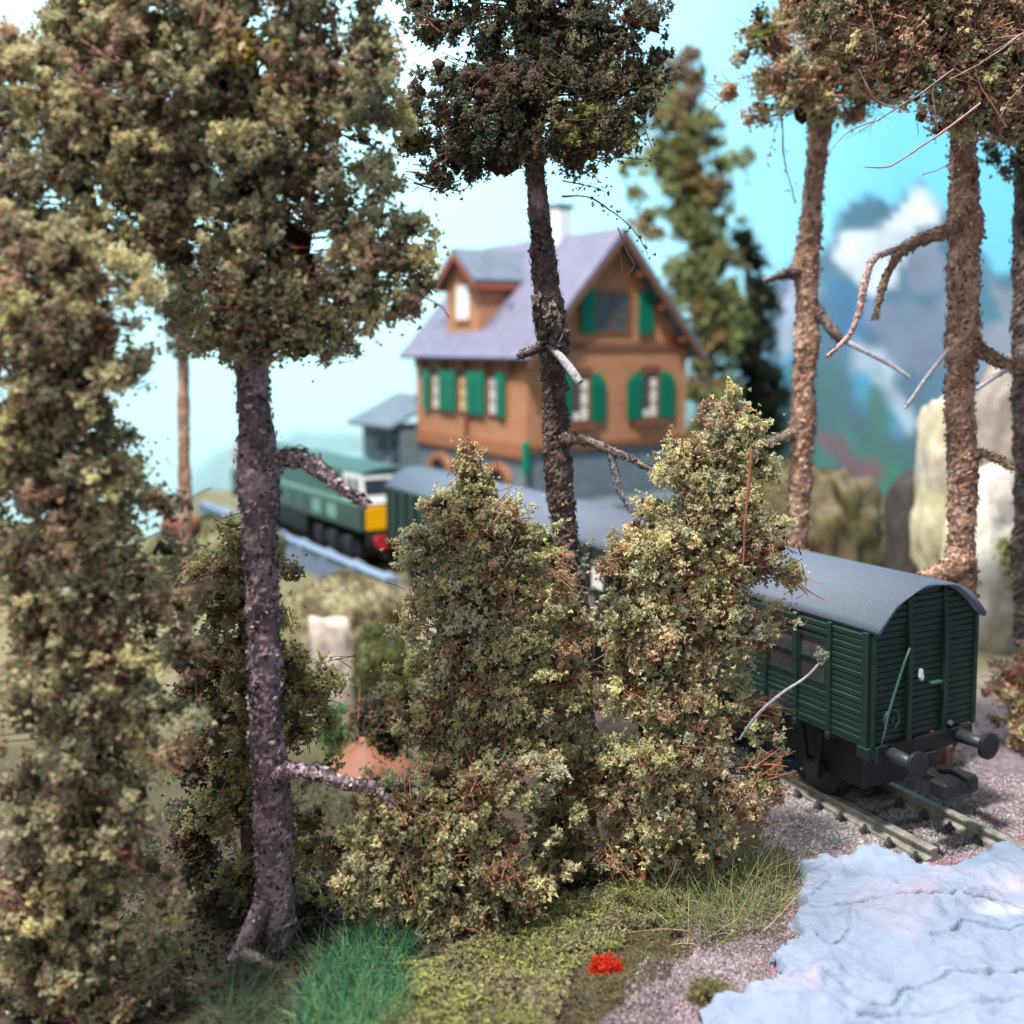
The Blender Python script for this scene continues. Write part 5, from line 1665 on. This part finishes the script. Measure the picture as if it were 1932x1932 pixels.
twigs(tH, [([(1475, 215), (1478, 290), (1490, 340), (1500, 385)], 25, 6), ([(1370, 185), (1345, 205), (1325, 220)], 25, 4), ([(1530, 110), (1500, 180), (1470, 220)], 24.8, 5), ([(1470, 220), (1450, 290), (1440, 310)], 25, 3)], 56, [(0.12, 0.12, 0.14), (0.3, 0.2, 0.15)], 14)

tI = tree('pine_tree', 'rightmost full pine with rough rusty trunk standing behind the wagon roof', (1815, 1110), 23)
bark_tube('trunk', tI, [(1752, 1480, 56, 23), (1790, 1320, 56, 23), (1812, 1200, 50, 23), (1815, 1100, 50, 23), (1814, 1000, 49, 23), (1818, 900, 50, 23), (1812, 800, 49, 23), (1812, 700, 52, 23), (1816, 660, 59, 23), (1818, 560, 54, 23), (1818, 480, 52, 23), (1822, 430, 59, 23), (1818, 380, 50, 23), (1818, 300, 45, 23), (1815, 220, 45, 23), (1812, 100, 36, 23), (1810, -80, 22, 23)],
          61, RUST, 6500, 0.07, 0.17, 28, 0.07)
bark_tube('branch', tI, [(1805, 425, 27, 22.8), (1770, 440, 23, 22.5), (1730, 455, 21, 22.3), (1700, 475, 19, 22.1), (1675, 515, 14, 22), (1660, 560, 12, 21.9), (1652, 602, 8, 21.9)], 62, BROWN, 900, 0.045, 0.26, 14)
bark_tube('branch', tI, [(1725, 458, 14, 22.3), (1685, 472, 11, 22.1), (1648, 490, 13, 21.9), (1632, 530, 13, 21.8), (1620, 590, 11, 21.7), (1600, 635, 9, 21.6), (1560, 672, 6, 21.5)], 63, [(0.32, 0.2, 0.18), (0.42, 0.28, 0.26), (0.24, 0.14, 0.12)], 600, 0.035, 0.26, 12)
bark_tube('branch', tI, [(1825, 640, 34, 22.9), (1850, 660, 27, 22.7), (1880, 680, 23, 22.5), (1910, 690, 20, 22.4), (1960, 700, 16, 22.3)], 64, BROWN, 700, 0.05, 0.26, 14)
bark_tube('branch', tI, [(1905, 694, 11, 22.4), (1875, 712, 9, 22.2), (1842, 735, 8, 22.1)], 65, GREYTW, 60, 0.03, 0.06, 10)
bark_tube('branch', tI, [(1790, 660, 9, 22.5), (1750, 710, 8, 22.4), (1708, 770, 7, 22.3)], 66, GREYTW, 60, 0.03, 0.06, 10)
bark_tube('branch', tI, [(1825, 862, 25, 22.9), (1850, 855, 17, 22.7), (1880, 866, 14, 22.5), (1912, 884, 9, 22.4)], 67, BROWN, 400, 0.05, 0.24, 12)
bark_tube('root', tI, [(1815, 1050, 60, 22.9), (1795, 1072, 44, 22.8), (1765, 1084, 30, 22.7), (1735, 1088, 16, 22.6)], 68, RUST, 600, 0.06, 0.16, 14)
rI = [(-90, 1500, 2000), (0, 1500, 2010), (60, 1525, 2010), (110, 1570, 2010), (150, 1625, 2010), (185, 1690, 2010), (212, 1735, 1990), (238, 1775, 1960), (255, 1800, 1850)]
foliage(tI, [dict(rows=rI, Y=21.5, n=30000, pal=PAL_RED, dr=0.55, clump=0.24, per=34, size=0.049, rough=0.35)], 1009, 3, 150, 0.85, (0.5, 0.25, 0.17), 0.014)
twigs(tI, [([(1850, 195), (1790, 240), (1740, 275), (1690, 308), (1670, 316), (1632, 314)], 19.5, 7), ([(1620, 130), (1650, 185), (1690, 205)], 20, 6), ([(1800, 130), (1730, 180), (1660, 225), (1620, 250)], 20, 6), ([(1932, 60), (1850, 120), (1790, 150)], 19.6, 6), ([(1900, 240), (1850, 160), (1840, 120)], 19.6, 5),
           ([(1660, 225), (1600, 250), (1560, 290)], 20.4, 4), ([(1740, 330), (1780, 315), (1800, 300)], 21, 4), ([(1760, 170), (1765, 220), (1768, 248)], 20, 4), ([(1640, 20), (1650, 60), (1655, 110)], 20, 5), ([(1932, 160), (1900, 195), (1885, 225)], 19.8, 5)], 69, [(0.34, 0.18, 0.14), (0.3, 0.15, 0.11), (0.24, 0.13, 0.1)], 0)

tJ = tree('pine_tree', 'dark trunked pine cut off by the right edge of the picture', (1950, 1150), 25)
bark_tube('trunk', tJ, [(1946, 1450, 60, 25), (1945, 1230, 60, 25), (1942, 900, 54, 25), (1938, 700, 52, 25), (1936, 500, 46, 25), (1938, 280, 40, 25), (1940, 100, 30, 25)], 71, DKBR, 2500, 0.07, 0.16, 22, 0.09)
foliage(tJ, [dict(rows=[(120, 1900, 2060), (180, 1850, 2060), (240, 1842, 2060), (290, 1860, 2060), (320, 1890, 2040)], Y=24.6, n=6000, pal=PAL_DARK, dr=0.5, clump=0.26, size=0.06, per=100)], 1010, 3, 25, 0.8)

# shrubs at the right edge
tM = tree('shrub', 'olive brown shrub right of the wagon buffers at the right edge', (1920, 1520), 24)
foliage(tM, [dict(rows=[(1235, 1910, 1990), (1270, 1880, 2020), (1320, 1862, 2060), (1380, 1856, 2060), (1440, 1858, 2060), (1490, 1875, 2060), (1520, 1900, 2060)], Y=24, n=8000, pal=PAL_RED + [((0.33, 0.3, 0.12), 4)], dr=0.6, clump=0.24, size=0.055, per=100)], 1011, 3, 50, 0.8, (0.36, 0.16, 0.1))
tM2 = tree('shrub', 'yellow green shrub high on the rocks at the right edge', (1940, 1120), 29)
foliage(tM2, [dict(rows=[(735, 1915, 1990), (780, 1900, 2020), (860, 1905, 2020), (920, 1890, 2020), (980, 1880, 2040), (1040, 1898, 2040), (1120, 1905, 2040), (1200, 1905, 2040)], Y=29, n=5000, pal=[((0.34, 0.36, 0.12), 2), ((0.28, 0.28, 0.12), 2)], dr=0.5, clump=0.3, size=0.07, per=100)], 1012, 3, 20, 0.8)
# bright green bush low in the hollow
tN = tree('shrub', 'small mint green shrub beside the brown toadstool in the hollow', (625, 1420), 25)
foliage(tN, [dict(rows=[(1325, 620, 650), (1345, 600, 665), (1380, 598, 665), (1410, 605, 650), (1430, 610, 640)], Y=25, n=1800, pal=[((0.16, 0.36, 0.14), 2), ((0.22, 0.42, 0.2), 1), ((0.12, 0.25, 0.1), 1)], dr=0.7, clump=0.16, size=0.049, per=100)], 1013, 3, 6, 0.4)
tN2 = tree('shrub', 'small dark olive shrub between the pale rock and the toadstool', (700, 1400), 22.5)
foliage(tN2, [dict(rows=[(1300, 690, 740), (1330, 670, 770), (1370, 665, 780), (1410, 700, 780)], Y=22.5, n=3000, pal=PAL_DARK + [((0.24, 0.24, 0.12), 4)], dr=0.7, clump=0.24, size=0.049, per=100)], 1014, 3, 10, 0.5)

# K: conifer behind the house, then a dark conifer shape added as shadow
tK = tree('conifer', 'tall blurred olive conifer behind the right side of the house', (1335, 860), 62)
rK = [(80, 1278, 1302), (120, 1251, 1329), (180, 1223, 1363), (215, 1171, 1403), (255, 1157, 1431), (310, 1167, 1425), (360, 1177, 1413), (410, 1195, 1416), (440, 1222, 1402), (490, 1212, 1436), (540, 1209, 1463), (585, 1206, 1470), (630, 1229, 1461), (680, 1275, 1418), (730, 1271, 1426), (790, 1278, 1412), (840, 1291, 1389)]
foliage(tK, [dict(rows=rK, Y=62, tier=3.6, n=19000, pal=PAL_FAR, dr=0.8, clump=0.72, per=120, size=0.16, rough=0.3, patches=((1300, 130, 60, (0.3, 0.2, 0.15)), (1330, 330, 40, (0.3, 0.22, 0.1))))], 1015, 3, 30, 2.0, (0.2, 0.1, 0.06), 0.04)
bark_tube('trunk', tK, [(1335, 1010, 44, 62), (1335, 900, 40, 62), (1325, 500, 26, 62), (1292, 100, 6, 62)], 81, DKBR, 200, 0.15)
tK2 = tree('conifer', 'nearly black conifer shape added as shadow behind the olive conifer, right of the house', (1430, 980), 66)  # stands in for a black shadow, put into its colour
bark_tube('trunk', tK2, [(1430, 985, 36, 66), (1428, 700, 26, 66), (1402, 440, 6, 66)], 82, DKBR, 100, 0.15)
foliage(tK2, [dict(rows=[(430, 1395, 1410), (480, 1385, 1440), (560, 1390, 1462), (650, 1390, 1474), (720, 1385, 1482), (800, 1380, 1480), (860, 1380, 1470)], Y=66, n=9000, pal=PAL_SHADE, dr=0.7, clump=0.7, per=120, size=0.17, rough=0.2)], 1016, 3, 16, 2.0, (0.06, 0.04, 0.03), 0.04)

po = tree('marker_post', 'small pale grey post between the middle pine trunk and the coach', (1114, 1160), 25.5, None, 'post')
MB().box((-0.1, -0.1, -1.2), (0.1, 0.1, 0.62), 0.02).build('shaft', M_STEM, po)
MB().box((-0.14, -0.14, 0.622), (0.14, 0.14, 0.72), 0.03).build('cap', M_STEEL, po)

sh = thing('platform_shed', 'pale teal flat roofed shed behind the locomotive roof', 'shed', tuple(at(655, 905, 64)), (0, 0, 0.5))
MB().box((-3.0, -1.6, -3.5), (3.6, 1.6, 1.1), 0.05).build('wall', M_STRIPE, sh)
MB().box((-3.4, -2.0, 1.102), (4.0, 2.0, 1.5), 0.08).build('roof', noisy('teal_felt', (0.2, 0.34, 0.37), 0.7, 0.1, 2), sh)
